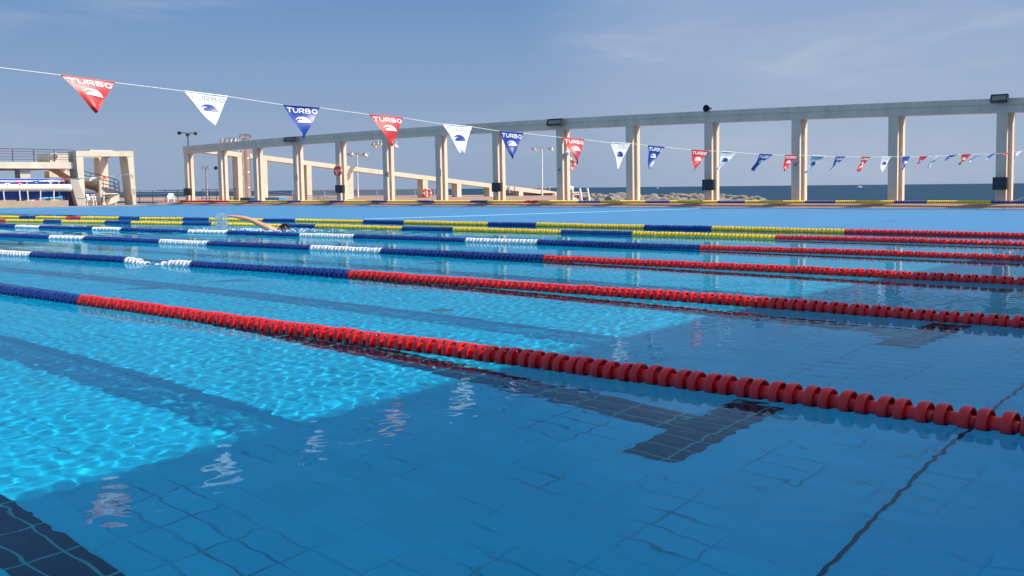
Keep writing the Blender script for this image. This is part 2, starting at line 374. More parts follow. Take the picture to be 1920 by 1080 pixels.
for (a_, c_) in (((640, 413), (1310, 391.5)), ((-20, 398.5), (140, 389.5))):
    p, q = onZ(*a_, .03), onZ(*c_, .03); p.y = min(max(p.y, YC0 + .1), PY1 - .1); q.y = min(q.y, PY1 - .1); p.x = max(p.x, PX0 + .2); q.x = max(q.x, PX0 + .2)
    b = MB(); b.tube([p.lerp(q, t_ / 12) for t_ in range(13)], .014, 6); b.build('seam', covl, root)

# ------------------------------------------------------------------ lane ropes
PITCHF = .127
def float_mesh(name, mat, n=16, detail=True):
    b = MB()
    for sgn in (-1, 1):
        a0, a1 = (.0195 * sgn, .052 * sgn)
        if detail:
            b.lathe([(.0415, a0), (.047, a0), (.0495, a0 + sgn * .004), (.0505, (a0 + a1) / 2), (.0495, a1 - sgn * .004), (.047, a1), (.0415, a1), (.0405, (a0 + a1) / 2), (.0415, a0)], (0, 0, 0), 'x', n * 2)
            hx = (a0 + a1) / 2; hub = .031
            b.lathe([(.012, hx - .004), (hub, hx - .004), (hub, hx + .004), (.012, hx + .004), (.012, hx - .004)], (0, 0, 0), 'x', n)
            for k in range(7):
                q = 2 * PI * k / 7; q2 = .17
                pts = [(hub - .002, q - q2 * 1.6), (hub - .002, q + q2 * 1.6), (.0425, q + q2), (.0425, q - q2)]
                pp = [(hx - .003, r_ * math.cos(t_), r_ * math.sin(t_)) for r_, t_ in pts]
                b.prism(pp, (.006, 0, 0))
        else:
            b.lathe([(.015, a0), (.047, a0), (.0505, a0 + sgn * .008), (.0505, a1 - sgn * .008), (.047, a1), (.015, a1)], (0, 0, 0), 'x', n)
    b.lathe([(.004, -.0625), (.020, -.0625), (.028, -.03), (.029, 0), (.028, .03), (.020, .0625), (.004, .0625)], (0, 0, 0), 'x', n)
    me = bpy.data.meshes.new(name); me.from_pydata(b.v, [], b.f); me.materials.append(mat)
    import bmesh
    q = bmesh.new(); q.from_mesh(me); bmesh.ops.recalc_face_normals(q, faces=q.faces); q.to_mesh(me); q.free()
    me.polygons.foreach_set('use_smooth', [True] * len(me.polygons)); me.set_sharp_from_angle(angle=R(50))
    return me
CM = {'r': redp, 'b': bluep, 'y': yelp, 'w': whp}
CI = {'r': 0, 'b': 1, 'y': 2, 'w': 3}
FM = {k: float_mesh('float', CM[k]) for k in CM}
b_low = float_mesh('low', redp, 9, False)
LV = [tuple(v.co) for v in b_low.vertices]; LF = [tuple(p.vertices) for p in b_low.polygons]
ROPES = [
 ([(0,547.5),(155,567),(475,605),(900,670),(1181,706),(1412,737),(1862,793)], [(-400,'b'),(152,'r')],
  'nearest lane rope across the foreground, red floats with a blue run at left edge'),
 ([(0,476),(240,491),(360,497),(650,516),(780,527),(1260,557),(1580,586),(1903,606.6)], [(-300,'b'),(-60,'w'),(62,'b'),(240,'w'),(362,'b'),(650,'r')],
  'second lane rope from the camera, red, then blue with one half sunken white run'),
 ([(0,442),(158,448),(400,459.5),(590,467.5),(720,474),(1025,486),(1260,498),(1545,511),(1895,530)], [(-200,'b'),(-90,'w'),(-20,'b'),(92,'w'),(158,'b'),(298,'w'),(392,'b'),(590,'w'),(722,'b'),(1025,'r')],
  'third lane rope from the camera, blue and white, red from middle to right'),
 ([(0,425.5),(160,428.5),(388,436),(614,444),(947,455),(1260,464),(1900,486)], [(-150,'b'),(-60,'w'),(-25,'b'),(33,'w'),(79,'b'),(173,'w'),(232,'b'),(351,'w'),(427,'b'),(565,'w'),(663,'b'),(879,'w'),(1013,'b'),(1313,'r')],
  'fourth lane rope, blue with short white runs, passing just in front of the swimmer'),
 ([(0,414),(400,421),(545,424.5),(675,428),(845,431.5),(1050,436),(1260,441),(1460,446.7),(1900,459.5)], [(-200,'y'),(-60,'b'),(-30,'y'),(-8,'r'),(12,'y'),(80,'b'),(117,'y'),(200,'b'),(245,'y'),(344,'b'),(400,'y'),(527,'b'),(596,'y'),(754,'b'),(846,'y'),(1050,'b'),(1187,'y'),(1458,'r')],
  'yellow and blue lane rope directly behind the swimmer, turning red at the right'),
 ([(0,407),(240,410),(390,411.9),(550,414.5),(780,418),(914,421),(1210,426),(1330,428.5),(1590,434.7),(1915,443)], [(-200,'y'),(-60,'b'),(-20,'y'),(39,'b'),(68,'y'),(128,'r'),(151,'y'),(221,'b'),(261,'y'),(345,'b'),(393,'y'),(494,'b'),(556,'y'),(681,'b'),(756,'y'),(914,'b'),(1008,'y'),(1210,'b'),(1331,'y'),(1590,'r')],
  'farthest yellow and blue lane rope floating in the pool, with the shortest red run'),
]
ROPEY = []
for ri, (pts, runs, label) in enumerate(ROPES):
    W = [onZ(u, v, .012) for u, v in pts]
    cf = np.polyfit([p.x for p in W], [p.y for p in W], 2, w=[1 / (abs(p.x) + 3) for p in W])
    X1 = min(p.x for p in W); s1 = np.polyval(np.polyder(cf), X1); y1 = np.polyval(cf, X1)
    Xa = max(p.x for p in W); sa = np.polyval(np.polyder(cf), Xa); ya = np.polyval(cf, Xa)
    def fy(x, cf=cf, X1=X1, s1=s1, y1=y1, Xa=Xa, sa=sa, ya=ya):
        if x < X1: return y1 + s1 * .3 * (x - X1)
        if x > Xa: return ya + sa * (x - Xa)
        return float(np.polyval(cf, x))
    def x_at(u):
        lo_, hi = -49., -.5
        for _ in range(40):
            mid = (lo_ + hi) / 2; p = Vector((mid, fy(mid), .02)) - EYE; q = M.to_3x3().transposed() @ p
            if 960 + F * q.x / -q.z < u: lo_ = mid
            else: hi = mid
        return lo_
    bx = [(x_at(u), c) for u, c in runs]
    def colour(x):
        c = bx[0][1]
        for xb, k in bx:
            if x >= xb: c = k
        return c
    root = thing('lane_rope', (PX1, fy(PX1), 0), label, 'lane rope', 'lane ropes floating in the pool')
    sink0 = (x_at(272), x_at(302)) if ri == 1 else None
    def fz(x):
        z = .012 + .003 * math.sin(x * 1.7 + ri)
        if sink0:
            z -= .062 * math.exp(-((x - (sink0[0] + sink0[1]) / 2) / (.85 * (sink0[1] - sink0[0]))) ** 2)
        return z
    b = MB(); xs_ = np.linspace(-50.5, PX1 + .02, 90); b.tube([(x, fy(x), fz(x)) for x in xs_], .005, 6); b.build('cable', cordm, root)
    xx = -.46 - .03 * ri; k = 0; rest = MB()
    while xx > -50.2:
        ang = random.random() * 6.283; tx = Vector((1, fy(xx) - fy(xx - 1), 0)).normalized()
        jit = random.uniform(-.02, .02)
        mt = Matrix.Translation((xx, fy(xx) + random.uniform(-.003, .003), fz(xx) + random.uniform(-.003, .003))) @ Matrix.Rotation(math.atan2(tx.y, tx.x) + jit, 4, 'Z') @ Matrix.Rotation(ang, 4, 'X')
        c = colour(xx)
        if k >= 2 * ri * ri and len(root.children) < 101:
            o = bpy.data.objects.new('float', FM[c]); COL.objects.link(o); o.parent = root
            o.matrix_local = Matrix.Translation(-root.location) @ mt
        else:
            rest.add([mt @ Vector(v) for v in LV], LF, CI[c])
        k += 1; xx -= PITCHF * random.uniform(.985, 1.015)
    o = rest.build('float', [redp, bluep, yelp, whp], root, smooth=True); o['kind'] = 'stuff'

# rope lying along the far deck
runs = [(338,'r'),(430,'y'),(465,'b'),(490,'y'),(540,'b'),(565,'y'),(618,'b'),(645,'y'),(697,'b'),(727,'y'),(786,'b'),(815,'y'),(881,'b'),(914,'y'),(984,'r'),(1010,'y'),(1085,'b'),(1126,'y'),(1210,'b'),(1255,'y'),(1346,'b'),(1397,'y'),(1509,'b'),(1566,'y'),(1676,'b'),(1738,'y'),(1859,'b'),(1960,'y'),(2010,None)]
root = thing('lane_rope', (-30, 31.95, GZ), 'lane rope lying on the pink paving along the foot of the columns', 'lane rope')
YD = 31.95
for (u0, c), (u1, _) in zip(runs[:-1], runs[1:]):
    x0, x1 = onY(u0, 379, YD).x, onY(u1, 379, YD).x
    b = MB(); n = max(4, int((x1 - x0) / .064)); pts = []; rad = []
    for i in range(n):
        for q, r_ in ((.05, .034), (.25, .052), (.75, .052), (.95, .034)):
            x = x0 + (x1 - x0) * (i + q) / n; pts.append((x, YD + .02 * math.sin(x * .8), GZ + .055)); rad.append(r_)
    b.tube(pts, rad, 8); b.build({'r': 'red_float_run', 'y': 'yellow_float_run', 'b': 'blue_float_run'}[c], CM[c], root, smooth=True)

# ------------------------------------------------------------------ pennants
FX = -6.83
CORN = [((115,141),(215,155),(182,212),'r'),((345,171),(427,181),(402,238),'w'),((531,197),(599,202),(570,260),'b'),((692,215),(755,221),(736,274),'r'),
 ((830,233),(885,238),(868,290),'w'),((937,246),(981,250),(960,298),'b'),((1054,258),(1095,262),(1083,307),'r'),((1145,268),(1182,269),(1160,317),'w'),
 ((1215,273),(1246,276),(1216,317),'b'),((1297,281),(1328,283),(1300,320),'r'),((1353,284),(1381,286),(1347,320),'w'),((1424,289),(1449,290),(1411,320),'b'),
 ((1472,291),(1497,291),(1470,321),'r'),((1522,292),(1547,293),(1510,325),'w'),((1567,294),(1585,294),(1555,321),'b'),((1615,294),(1632,295),(1609,322),'r'),
 ((1653,294),(1671,294),(1652,323),'w'),((1693,294),(1706,294),(1692,319),'b'),((1725,293.5),(1739,293.5),(1717,314),'r'),((1752,293),(1765,292.5),(1739,315),'w'),
 ((1779,292),(1795,290.5),(1771,300),'b'),((1803,290),(1821,289),(1800,309),'r'),((1829,290),(1844,288.5),(1817,302),'w'),((1858,289.5),(1867,288),(1848,300),'b'),
 ((1883,287.5),(1895,286),(1881,293),'r'),((1907,284),(1918,283),(1901,297),'w')]
def stroke(b, pts, wd, mapper, off, mi=0, closed=False):
    P = [Vector((p[0], p[1])) for p in pts]
    if not closed:
        d = (P[0] - P[1]).normalized(); P[0] = P[0] + d * wd * .3; d = (P[-1] - P[-2]).normalized(); P[-1] = P[-1] + d * wd * .3
    k = len(P); Lp, Rp = [], []
    for i in range(k):
        a = P[(i - 1) % k] if (closed or i) else P[0]; c = P[(i + 1) % k] if (closed or i < k - 1) else P[-1]
        t = (c - a).normalized(); nrm = Vector((-t.y, t.x)) * wd / 2; Lp.append(P[i] + nrm); Rp.append(P[i] - nrm)
    vs = [mapper(q.x, q.y, off) for q in Lp + Rp]
    rng = range(k if closed else k - 1)
    b.add(vs, [(i, (i + 1) % k, (i + 1) % k + k, i + k) for i in rng], mi)
def arc(cx, cy, rx, ry, a0, a1, n=8): return [(cx + rx * math.cos(R(a0 + (a1 - a0) * i / n)), cy + ry * math.sin(R(a0 + (a1 - a0) * i / n))) for i in range(n + 1)]
def letters(ch):   # strokes in a box 1 wide, 1 high (y down)
    if ch == 'T': return [[(0, 0), (.5, 0), (1, 0)], [(.5, 0), (.5, .5), (.5, 1)]]
    if ch == 'U': return [[(0, 0), (0, .45)] + arc(.5, .5, .5, .5, 180, 0, 8)[1:-1] + [(1, .45), (1, 0)]]
    if ch == 'R': return [[(0, 1), (0, .5), (0, 0), (.5, 0)] + arc(.62, .29, .34, .29, -90, 90, 6) + [(.3, .58)], [(.45, .58), (.7, .8), (1, 1)]]
    if ch == 'B': return [[(0, 0), (0, .5), (0, 1), (.55, 1)] + arc(.62, .74, .36, .26, 90, -90, 6) + [(.2, .46)], [(0, 0), (.5, 0)] + arc(.55, .23, .30, .23, -90, 90, 6)]
    if ch == 'O': return [arc(.5, .5, .5, .5, 0, 360, 14)[:-1]]
def wave_shape():
    out = [(.21, .52)] + [(.0 + .21 * math.cos(R(a)), .52 - .19 * math.sin(R(a))) for a in range(15, 100, 12)]
    out += [(-.09, .343), (-.15, .375), (-.195, .425), (-.205, .455)]
    inn = [(-.17, .422), (-.12, .396), (-.065, .390), (-.015, .412), (.0, .440), (-.045, .428), (-.095, .432), (-.135, .46), (-.15, .52)]
    return out + inn
NAMES = {'r': 'red', 'w': 'white', 'b': 'blue'}
KX = {'r': 'white wave emblem', 'w': 'blue wave emblem', 'b': 'white wave emblem'}
ORD = ['first', 'second', 'third', 'fourth', 'fifth', 'sixth', 'seventh', 'eighth', 'ninth', 'tenth', 'eleventh', 'twelfth']
PLACE = ['largest and nearest of all, leftmost under the cord, glare across its face', 'second pennant from the left, against open sky',
 'third pennant from the left, tip just above the beam', 'fourth pennant from the left, lower corner folded, crossing the beam',
 'fifth pennant from the left, tip between two columns, against the beam', 'sixth pennant from the left, beside the column with a black speaker low down',
 'seventh pennant from the left, over the column hung with a lifebuoy', 'eighth pennant from the left, just left of a column',
 'ninth pennant from the left, just right of a column', 'tenth pennant from the left, before the column topped by a horn',
 'eleventh pennant from the left, just right of the column topped by a horn', 'twelfth pennant from the left, blown askew against the sky',
 'small, thirteenth from the left, left of the column with a square notice', 'small, fourteenth from the left, right of the column with a square notice',
 'small, fifteenth from the left, against the sky', 'small, sixteenth from the left, just left of the second last column',
 'small, seventeenth from the left, upright on the edge of a column', 'small, eighteenth from the left, half behind nothing, right at a column edge',
 'tiny, nineteenth from the left, blown sideways', 'tiny, twentieth from the left, blown sideways', 'tiny, twenty-first from the left, nearly flat in the wind',
 'tiny, twenty-second from the left, turned with emblem showing', 'tiny, twenty-third from the left, nearly flat in the wind', 'tiny, twenty-fourth from the left, at the rightmost column',
 'tiny, twenty-fifth from the left, on the rightmost column', 'tiny, last at the right edge of the picture']
PLACE[17] = 'small, eighteenth from the left, at the right edge of a column'
def pennant(A, B, T, c, label, group, det, amp, k, twist=0.):
    root = thing('pennant', (A + B) / 2, label, 'pennant', group)
    nrm = (B - A).cross(T - A).normalized()
    if nrm.dot(EYE - A) < 0: nrm = -nrm
    wdt = (B - A).length; hgt = ((A + B) / 2 - T).length
    def mp(x, y, off=0):            # x -.5..+.5 across the full width, y 0..1 down
        y = min(max(y, 0), 1)
        half = .5 * (1 - y); uu = .5 if half < 1e-5 else min(max((x + half) / (2 * half), 0), 1)
        Lp = A.lerp(T, y); Rp = B.lerp(T, y); p = Lp.lerp(Rp, uu)
        edge = math.sin(PI * uu)
        wob = amp * (math.sin(y * 5.3 + k * 1.7 + uu * 2.2) * y + .6 * math.sin(uu * 5 + k) * y * .8)
        curl = amp * 1.3 * edge * (.25 + y * .5) * math.sin(k * 2.3 + 1)
        return p + nrm * (wob * 1. + curl + off)
    b = MB(); n = 14; q = 10; vs = []
    for i in range(n + 1):
        y = min(i / n, .992)
        for j in range(q + 1): vs.append(mp((j / q - .5) * (1 - y), y))
    b.add(vs, [(i * (q + 1) + j, i * (q + 1) + j + 1, (i + 1) * (q + 1) + j + 1, (i + 1) * (q + 1) + j) for i in range(n) for j in range(q)])
    # hem wrapped over the cord
    b.tube([A.lerp(B, i / 6) for i in range(7)], .006 if det else .004, 6)
    cl = b.build('cloth', {'r': vred, 'w': vwhite, 'b': vblue}[c], root, smooth=True)
    off = .0045
    if det >= 2:
        b = MB(); lw, lh, gap = .122, .125, .050; x0 = -(5 * lw + 4 * gap) / 2
        for i, ch in enumerate('TURBO'):
            for st in letters(ch):
                pts = [(x0 + i * (lw + gap) + p[0] * lw, .075 + p[1] * lh) for p in st]
                stroke(b, pts, .034 if c != 'w' else .016, mp, off, closed=(ch == 'O'))
        b.build('lettering', inkg if c == 'w' else vwhite, cl)
    if det >= 1:
        b = MB(); poly = [Vector((x, y, 0)) for x, y in wave_shape()]
        tr = [tuple(t) for t in tessellate_polygon([poly])]; pl = list(poly)
        for _ in range(2):
            nt_, mid = [], {}
            def mm(i, j):
                key = (min(i, j), max(i, j))
                if key not in mid: pl.append((pl[i] + pl[j]) / 2); mid[key] = len(pl) - 1
                return mid[key]
            for (i, j, l) in tr: a_, b2, c2 = mm(i, j), mm(j, l), mm(l, i); nt_ += [(i, a_, c2), (a_, j, b2), (c2, b2, l), (a_, b2, c2)]
            tr = nt_
        b.add([mp(p.x * .95, p.y - .015, off) for p in pl], tr)
        b.build('wave_emblem', vblue if c == 'w' else vwhite, cl)
    return root
cordpts = [onX(-260, 95, FX), onX(-120, 111, FX), onX(0, 127, FX)]
def tip_for(A, B, uv, length):
    # the tip hangs from the middle of the hem; the wind swings it along the lanes
    m0 = (A + B) / 2; d = ray(*uv); best = None
    # point of the sight line at the given distance from the hem's middle, else the closest one
    oc = EYE - m0; bq = oc.dot(d); cq = oc.dot(oc) - length * length; disc = bq * bq - cq
    if disc <= 0: return EYE + d * (-bq)
    t1, t2 = -bq - math.sqrt(disc), -bq + math.sqrt(disc)
    def lit(t_):
        n_ = (B - A).cross(EYE + d * t_ - A).normalized()
        return n_.dot(sdir) * (1 if n_.dot(EYE - A) > 0 else -1)
    return EYE + d * (t1 if lit(t1) > lit(t2) else t2)
for k, (a, b_, t, c) in enumerate(CORN):
    A, B = onX(*a, FX), onX(*b_, FX); cordpts += [A, B]
    T0 = onX(*t, FX)
    ln = max(((A + B) / 2 - T0).length * 1.02, .245)
    T = tip_for(A, B, t, min(ln, .30))
    pennant(A, B, T, c, '%s pennant, %s' % (NAMES[c], PLACE[k]),
            'pennants on the near flag line', 2 if k < 17 else 1 if k < 22 else 0, .016 if k < 8 else .02, k)
cordpts += [onX(1960, 279, FX), onX(2040, 268, FX)]
b = MB(); b.tube(cordpts, .0028, 5)
tag(b.build('flag_line', cordm), 'thin white cord carrying the near pennants across the whole sky', 'cord')
# flag line at the far end of the pool
FX2 = -46.
FAR = [((-14,345),(1,344),(-6,352),'b'),((8,343.3),(20,342.6),(13,349),'w'),((31,341.6),(43,340.8),(37,348),'r'),((61,339.8),(74,339),(68,346),'b'),((89,338),(102,337),(95,345.5),'w'),((113,336.3),(124,335.6),(118,342.5),'r'),
 ((146,334.3),(157,333.7),(147,337.5),'b'),((169,333.2),(182,332.2),(168,340),'w'),((192,331.6),(205,330.8),(198,337),'r'),((216,330.2),(226,328.5),(217,332.5),'b')]
cp = [onX(-60, 347.5, FX2)]
FL = ['leftmost, cut by the picture edge', 'first whole one', 'over the roller tube near the picture edge', 'tiny, over the roller tube', 'over the roller tube, large and clear', 'above the right end of the roller tube',
      'on the left leg of the portal', 'in front of the spiral stair', 'in front of the spiral stair rail', 'rightmost, at the end of the stair rail']
for k, (a, b_, t, c) in enumerate(FAR):
    A, B, T = onX(*a, FX2), onX(*b_, FX2), onX(*t, FX2); cp += [A, B]
    pennant(A, B, T, c, 'distant %s pennant at the far pool end, %s' % (NAMES[c], FL[k]), 'pennants on the far flag line', 1 if k < 9 else 0, .008, k)
cp += [onX(232, 327.6, FX2), onX(242, 326, FX2)]
b = MB(); b.tube(cp, .004, 5); tag(b.build('flag_line', cordm), 'thin cord with the small distant pennants in front of the terrace', 'cord')

# ------------------------------------------------------------------ colonnade
YC = 32.2
LEFT = [345,408,474,549,629,717,816,923,1043,1173,1320,1483,1664,1866]
tops = {345:274.4, 408:268, 474:263.5, 549:257.6, 629:250, 717:242, 816:236, 923:231, 1043:222, 1173:217, 1320:208.5, 1483:201, 1664:193, 1866:184.5}
cx_ = [onY(u, 300, YC).x for u in LEFT]; cz_ = [onY(u, tops[u], YC).z for u in LEFT]
zf = np.polyfit(cx_, cz_, 2)
ztop = lambda x: float(np.polyval(zf, x))
cx_.append(cx_[-1] + 3.2); cx_.append(cx_[-1] + 3.2)
BH, CW, CD = .40, .29, .33
root = thing('colonnade', (cx_[0], YC, GZ), 'long concrete colonnade of square columns carrying one beam beyond the pool', 'colonnade')
for i, x0 in enumerate(cx_):
    b = MB(); zt = ztop(x0) - BH - .002
    tp = .03; fl_ = .10
    def blk(xa, xb, ya, yb):
        b.hexa([(xa + tp, ya, GZ), (xb + tp, ya, GZ), (xb + tp, yb, GZ), (xa + tp, yb, GZ), (xa, ya, zt), (xb, ya, zt), (xb, yb, zt), (xa, yb, zt)])
    blk(x0, x0 + CW, YC, YC + .16); blk(x0, x0 + CW + fl_, YC + .1601, YC + CD)  # wider rear flange, added to keep the stem's side face in shade
    b.build('column', concrete, root)
b = MB(); lo_b = MB(); xe = cx_[-1] + .4; xsn = np.linspace(cx_[0] - .02, xe, 24)
for q0, q1 in zip(xsn[:-1], xsn[1:]):
    for (mb, z0, z1, ya, yb) in ((lo_b, -BH, -.17, YC - .012, YC + CD + .03), (b, -.168, 0, YC - .035, YC + CD + .05)):
        za, zb = ztop(q0), ztop(q1)
        vs = [(q0, ya, za + z0), (q0, yb, za + z0), (q0, yb, za + z1), (q0, ya, za + z1), (q1, ya, zb + z0), (q1, yb, zb + z0), (q1, yb, zb + z1), (q1, ya, zb + z1)]
        fs = [(0, 4, 5, 1), (1, 5, 6, 2), (2, 6, 7, 3), (3, 7, 4, 0)]
        if q0 == xsn[0]: fs.append((0, 1, 2, 3))
        if q1 == xsn[-1]: fs.append((4, 7, 6, 5))
        mb.add(vs, fs)
lo_b.build('beam', concrete, root); b.build('coping', concrete, root)

def speaker(u0, v0, u1, v1, label):
    a, c = onY(u0, v1, YC - .2), onY(u1, v0, YC - .2)
    r_ = thing('loudspeaker', ((a.x + c.x) / 2, YC - .1, a.z), label, 'loudspeaker', 'black speakers on the columns')
    b = MB(); b.box((a.x, YC - .19, a.z), (c.x, YC - .03, c.z)); cb = b.build('cabinet', black, r_, bevel=.01)
    b = MB(); b.box((a.x + .02, YC - .2, a.z + .02), (c.x - .02, YC - .1915, c.z - .02)); b.build('grille', dark, cb)
    b = MB(); b.box(((a.x + c.x) / 2 - .04, YC - .029, a.z + .05), ((a.x + c.x) / 2 + .04, YC - .002, c.z - .05)); b.build('bracket', dark, r_)
speaker(344, 353, 355, 366.5, 'black loudspeaker low on the leftmost column of the colonnade')
speaker(628, 347, 641.5, 362, 'black loudspeaker under the round lifebuoy on the fifth column')
speaker(921.5, 342.6, 937, 359.4, 'black loudspeaker on the column at the low end of the sloping ramp')
speaker(1315.7, 336.5, 1336.6, 357, 'black loudspeaker on the column topped by a round horn')
speaker(1860, 332, 1887.5, 356, 'black loudspeaker on the rightmost column, below the big floodlight')

def notice(u0, v0, u1, v1, label, y=None, mark=True):
    y = YC if y is None else y
    a, c = onY(u0, v1, y - .012), onY(u1, v0, y - .012)
    r_ = thing('notice', ((a.x + c.x) / 2, y, a.z), label, 'notice', 'paper notices on the columns')
    b = MB(); b.box((a.x, y - .013, a.z), (c.x, y - .003, c.z)); st_ = b.build('sheet', paper, r_)
    w_, h_ = c.x - a.x, c.z - a.z
    b = MB()
    if mark:
        for p, q in (((.22, .45), (.5, .62)), ((.5, .62), (.82, .8)), ((.35, .35), (.62, .5))):
            A = Vector((a.x + p[0] * w_, y - .0165, a.z + p[1] * h_)); B = Vector((a.x + q[0] * w_, y - .0165, a.z + q[1] * h_)); b.cyl(A, B, .014, .008, 6)
    else:
        for k in range(5): b.box((a.x + .12 * w_, y - .016, a.z + h_ * (.15 + k * .16)), (a.x + .85 * w_, y - .0135, a.z + h_ * (.19 + k * .16)))
    b.build('print', ink if mark else inkg, st_)
notice(720, 322, 728.6, 332.5, 'small square notice with a dark mark, on the sixth column from the left')
notice(817.5, 317, 827, 331, 'pale grey notice with faint lines on the seventh column', mark=False)
notice(1045, 312.5, 1053.5, 323.5, 'square notice with a dark mark, on the ninth column from the left')
notice(1487, 302.5, 1498, 315, 'square notice with a dark mark, on the third column from the right')
notice(551, 327, 558, 339, 'pale notice with faint lines on the fourth column', mark=False)
notice(410, 331, 414, 337, 'tiny pale notice on the second column from the left', mark=False)

def lifebuoy(c, r, axis, label):
    r_ = thing('lifebuoy', c, label, 'lifebuoy')
    ax = Vector(axis).normalized(); up = Vector((0, 0, 1)); x = up.cross(ax).normalized(); y = ax.cross(x)
    for seg in range(4):
        for nm, a0, a1, mt in (('ring_section', 8, 82, orange), ('band', -8, 8, white)):
            b = MB(); pts = [c + (x * math.cos(R(seg * 90 + a)) + y * math.sin(R(seg * 90 + a))) * r * .74 for a in np.linspace(a0, a1, 9)]
            b.tube(pts, r * .26 * (1.03 if nm == 'band' else 1), 10, cap=False); b.build(nm, mt, r_, smooth=True)
    b = MB(); b.tube([c + (x * math.cos(q) + y * math.sin(q)) * r * 1.04 for q in np.linspace(0, 6.283, 25)[:-1]], .008, 5, closed=True); b.build('grab_line', cordm, r_)
    b = MB(); b.cyl(c - ax * .12 + up * r * .45, c + ax * .03 + up * r * .45, .012, None, 6); b.build('hook', dark, r_)
p = onY(633.6, 320, YC - .12); lifebuoy(p, 10.3 / F * (p - EYE).length, (.1, -1, .1), 'orange red lifebuoy high on the fifth column, above a black speaker')

# lights and horn on the beam
def floodlight(u0, v0, u1, v1, label, yaw=0.):
    y = YC - .25; a, c = onY(u0, v1, y), onY(u1, v0, y); ctr = (a + c) / 2; w_, h_ = c.x - a.x, c.z - a.z
    r_ = thing('floodlight', (ctr.x, YC, ztop(ctr.x)), label, 'floodlight', 'floodlights on the colonnade beam')
    rot = Matrix.Translation(ctr) @ Matrix.Rotation(yaw, 4, 'Z') @ Matrix.Rotation(R(-22), 4, 'X')
    def hx(x0, y0, z0, x1, y1, z1, s=1.):
        q = [(x0, y0, z0), (x1, y0, z0), (x1, y1 , z0), (x0, y1, z0), (x0, y0, z1), (x1, y0, z1), (x1, y1, z1), (x0, y1, z1)]
        return [rot @ Vector(k) for k in q]
    b = MB(); b.hexa(hx(-w_ / 2, 0, -h_ / 2, w_ / 2, .1, h_ / 2)); b.hexa(hx(-w_ * .3, .1, -h_ * .3, w_ * .3, .2, h_ * .3))
    f = w_ * .07
    for q in ((-w_ / 2, -h_ / 2, w_ / 2, -h_ / 2 + f), (-w_ / 2, h_ / 2 - f, w_ / 2, h_ / 2), (-w_ / 2, -h_ / 2 + f, -w_ / 2 + f, h_ / 2 - f), (w_ / 2 - f, -h_ / 2 + f, w_ / 2, h_ / 2 - f)):
        b.hexa(hx(q[0], -.03, q[1], q[2], -.0005, q[3]))
    hs = b.build('housing', dark, r_)
    b = MB(); b.hexa(hx(-w_ / 2 + f, -.012, -h_ / 2 + f, w_ / 2 - f, -.002, h_ / 2 - f)); b.build('lens', glassg, hs)
    b = MB(); e = rot @ Vector((w_ * .3, .15, 0)); g = Vector((e.x, YC + .1, ztop(e.x))); b.cyl(e, g, .025, None, 6); b.build('bracket', dark, r_)
floodlight(533, 256, 556, 265.5, 'dark floodlight on the beam over the fourth column, left of the blue pennant tip')
floodlight(1026, 221.5, 1054, 236, 'dark floodlight with pale glass on the middle of the beam')
floodlight(1857, 175.5, 1890, 192, 'largest floodlight, on the beam over the rightmost column')
c = onY(1327, 203.5, YC - .05); r_ = thing('horn_speaker', (c.x, YC, ztop(c.x)), 'round black horn on top of the beam above the column with a low speaker', 'horn')
b = MB(); b.lathe([(.02, .22), (.05, .18), (.06, .08), (.085, .0), (.12, -.1), (.125, -.11), (.105, -.1), (.05, .0), (.0, .02)], c, 'y', 18); b.build('bell', black, r_, smooth=True)
b = MB(); b.cyl((c.x + .03, YC + .05, ztop(c.x) - .01), (c.x + .03, YC + .05, c.z), .018, None, 6); b.build('bracket', lightp, r_)
# little cameras fixed to the columns
for (u, v, lab, mt) in ((1063, 287.5, 'pale dome camera on the column behind the red pennant, over the lifebuoy', lightp), (404.5, 315, 'small dark lamp fixed on the left face of the second column', dark)):
    c = onY(u, v, YC + .1); r_ = thing('security_camera', c, lab, 'camera')
    b = MB(); b.lathe([(.0, -.1), (.07, -.08), (.1, -.02), (.1, .04), (.03, .09), (.0, .1)], c, 'z', 12); b.build('housing', mt, r_, smooth=True)
    sgn = -1 if u > 1000 else 1
    b = MB(); b.cyl(c, c + Vector((sgn * .14, .0, .02)), .02, None, 6); b.build('arm', mt, r_)

# ------------------------------------------------------------------ ramp behind the colonnade
XR = -52.6
TL, TR, BL, BR = (360, 274.6), (1043.7, 359.6), (365, 284), (1043.7, 367.2)
root = thing('ramp_frame', (XR, 45, GZ), 'cream concrete ramp frame on posts, sloping down to the right behind the columns', 'ramp')
b = MB(); f4 = [onX(*q, XR) for q in (TL, TR, BR, BL)]; b.prism(f4, (-.62, 0, 0)); b.build('sloping_beam', cream, root)
for (u0, u1) in ((447, 456), (492, 502), (575.5, 584.8), (650.5, 662.7), (793, 802), (857, 865), (917.5, 925), (973, 981), (1026, 1032.5)):
    um = (u0 + u1) / 2; vb = BL[1] + (BR[1] - BL[1]) * (um - BL[0]) / (BR[0] - BL[0])
    y0, y1 = onX(u0, 340, XR).y, onX(u1, 340, XR).y; zt = onX(um, vb, XR).z
    b = MB(); z0_, z1_ = onX(u0, vb - (u1 - u0) * .062, XR).z, onX(u1, vb + (u1 - u0) * .062, XR).z
    b.hexa([(XR - .55, y0, GZ), (XR - .003, y0, GZ), (XR - .003, y1, GZ), (XR - .55, y1, GZ), (XR - .55, y0, z0_ - .004), (XR - .003, y0, z0_ - .004), (XR - .003, y1, z1_ - .004), (XR - .55, y1, z1_ - .004)])
    b.build('post', cream, root)
p = onX(800.5, 361.8, XR + .15); lifebuoy(p, 9 / F * (p - EYE).length, (1, -.5, .1), 'orange lifebuoy low on a ramp post, just above the paving')
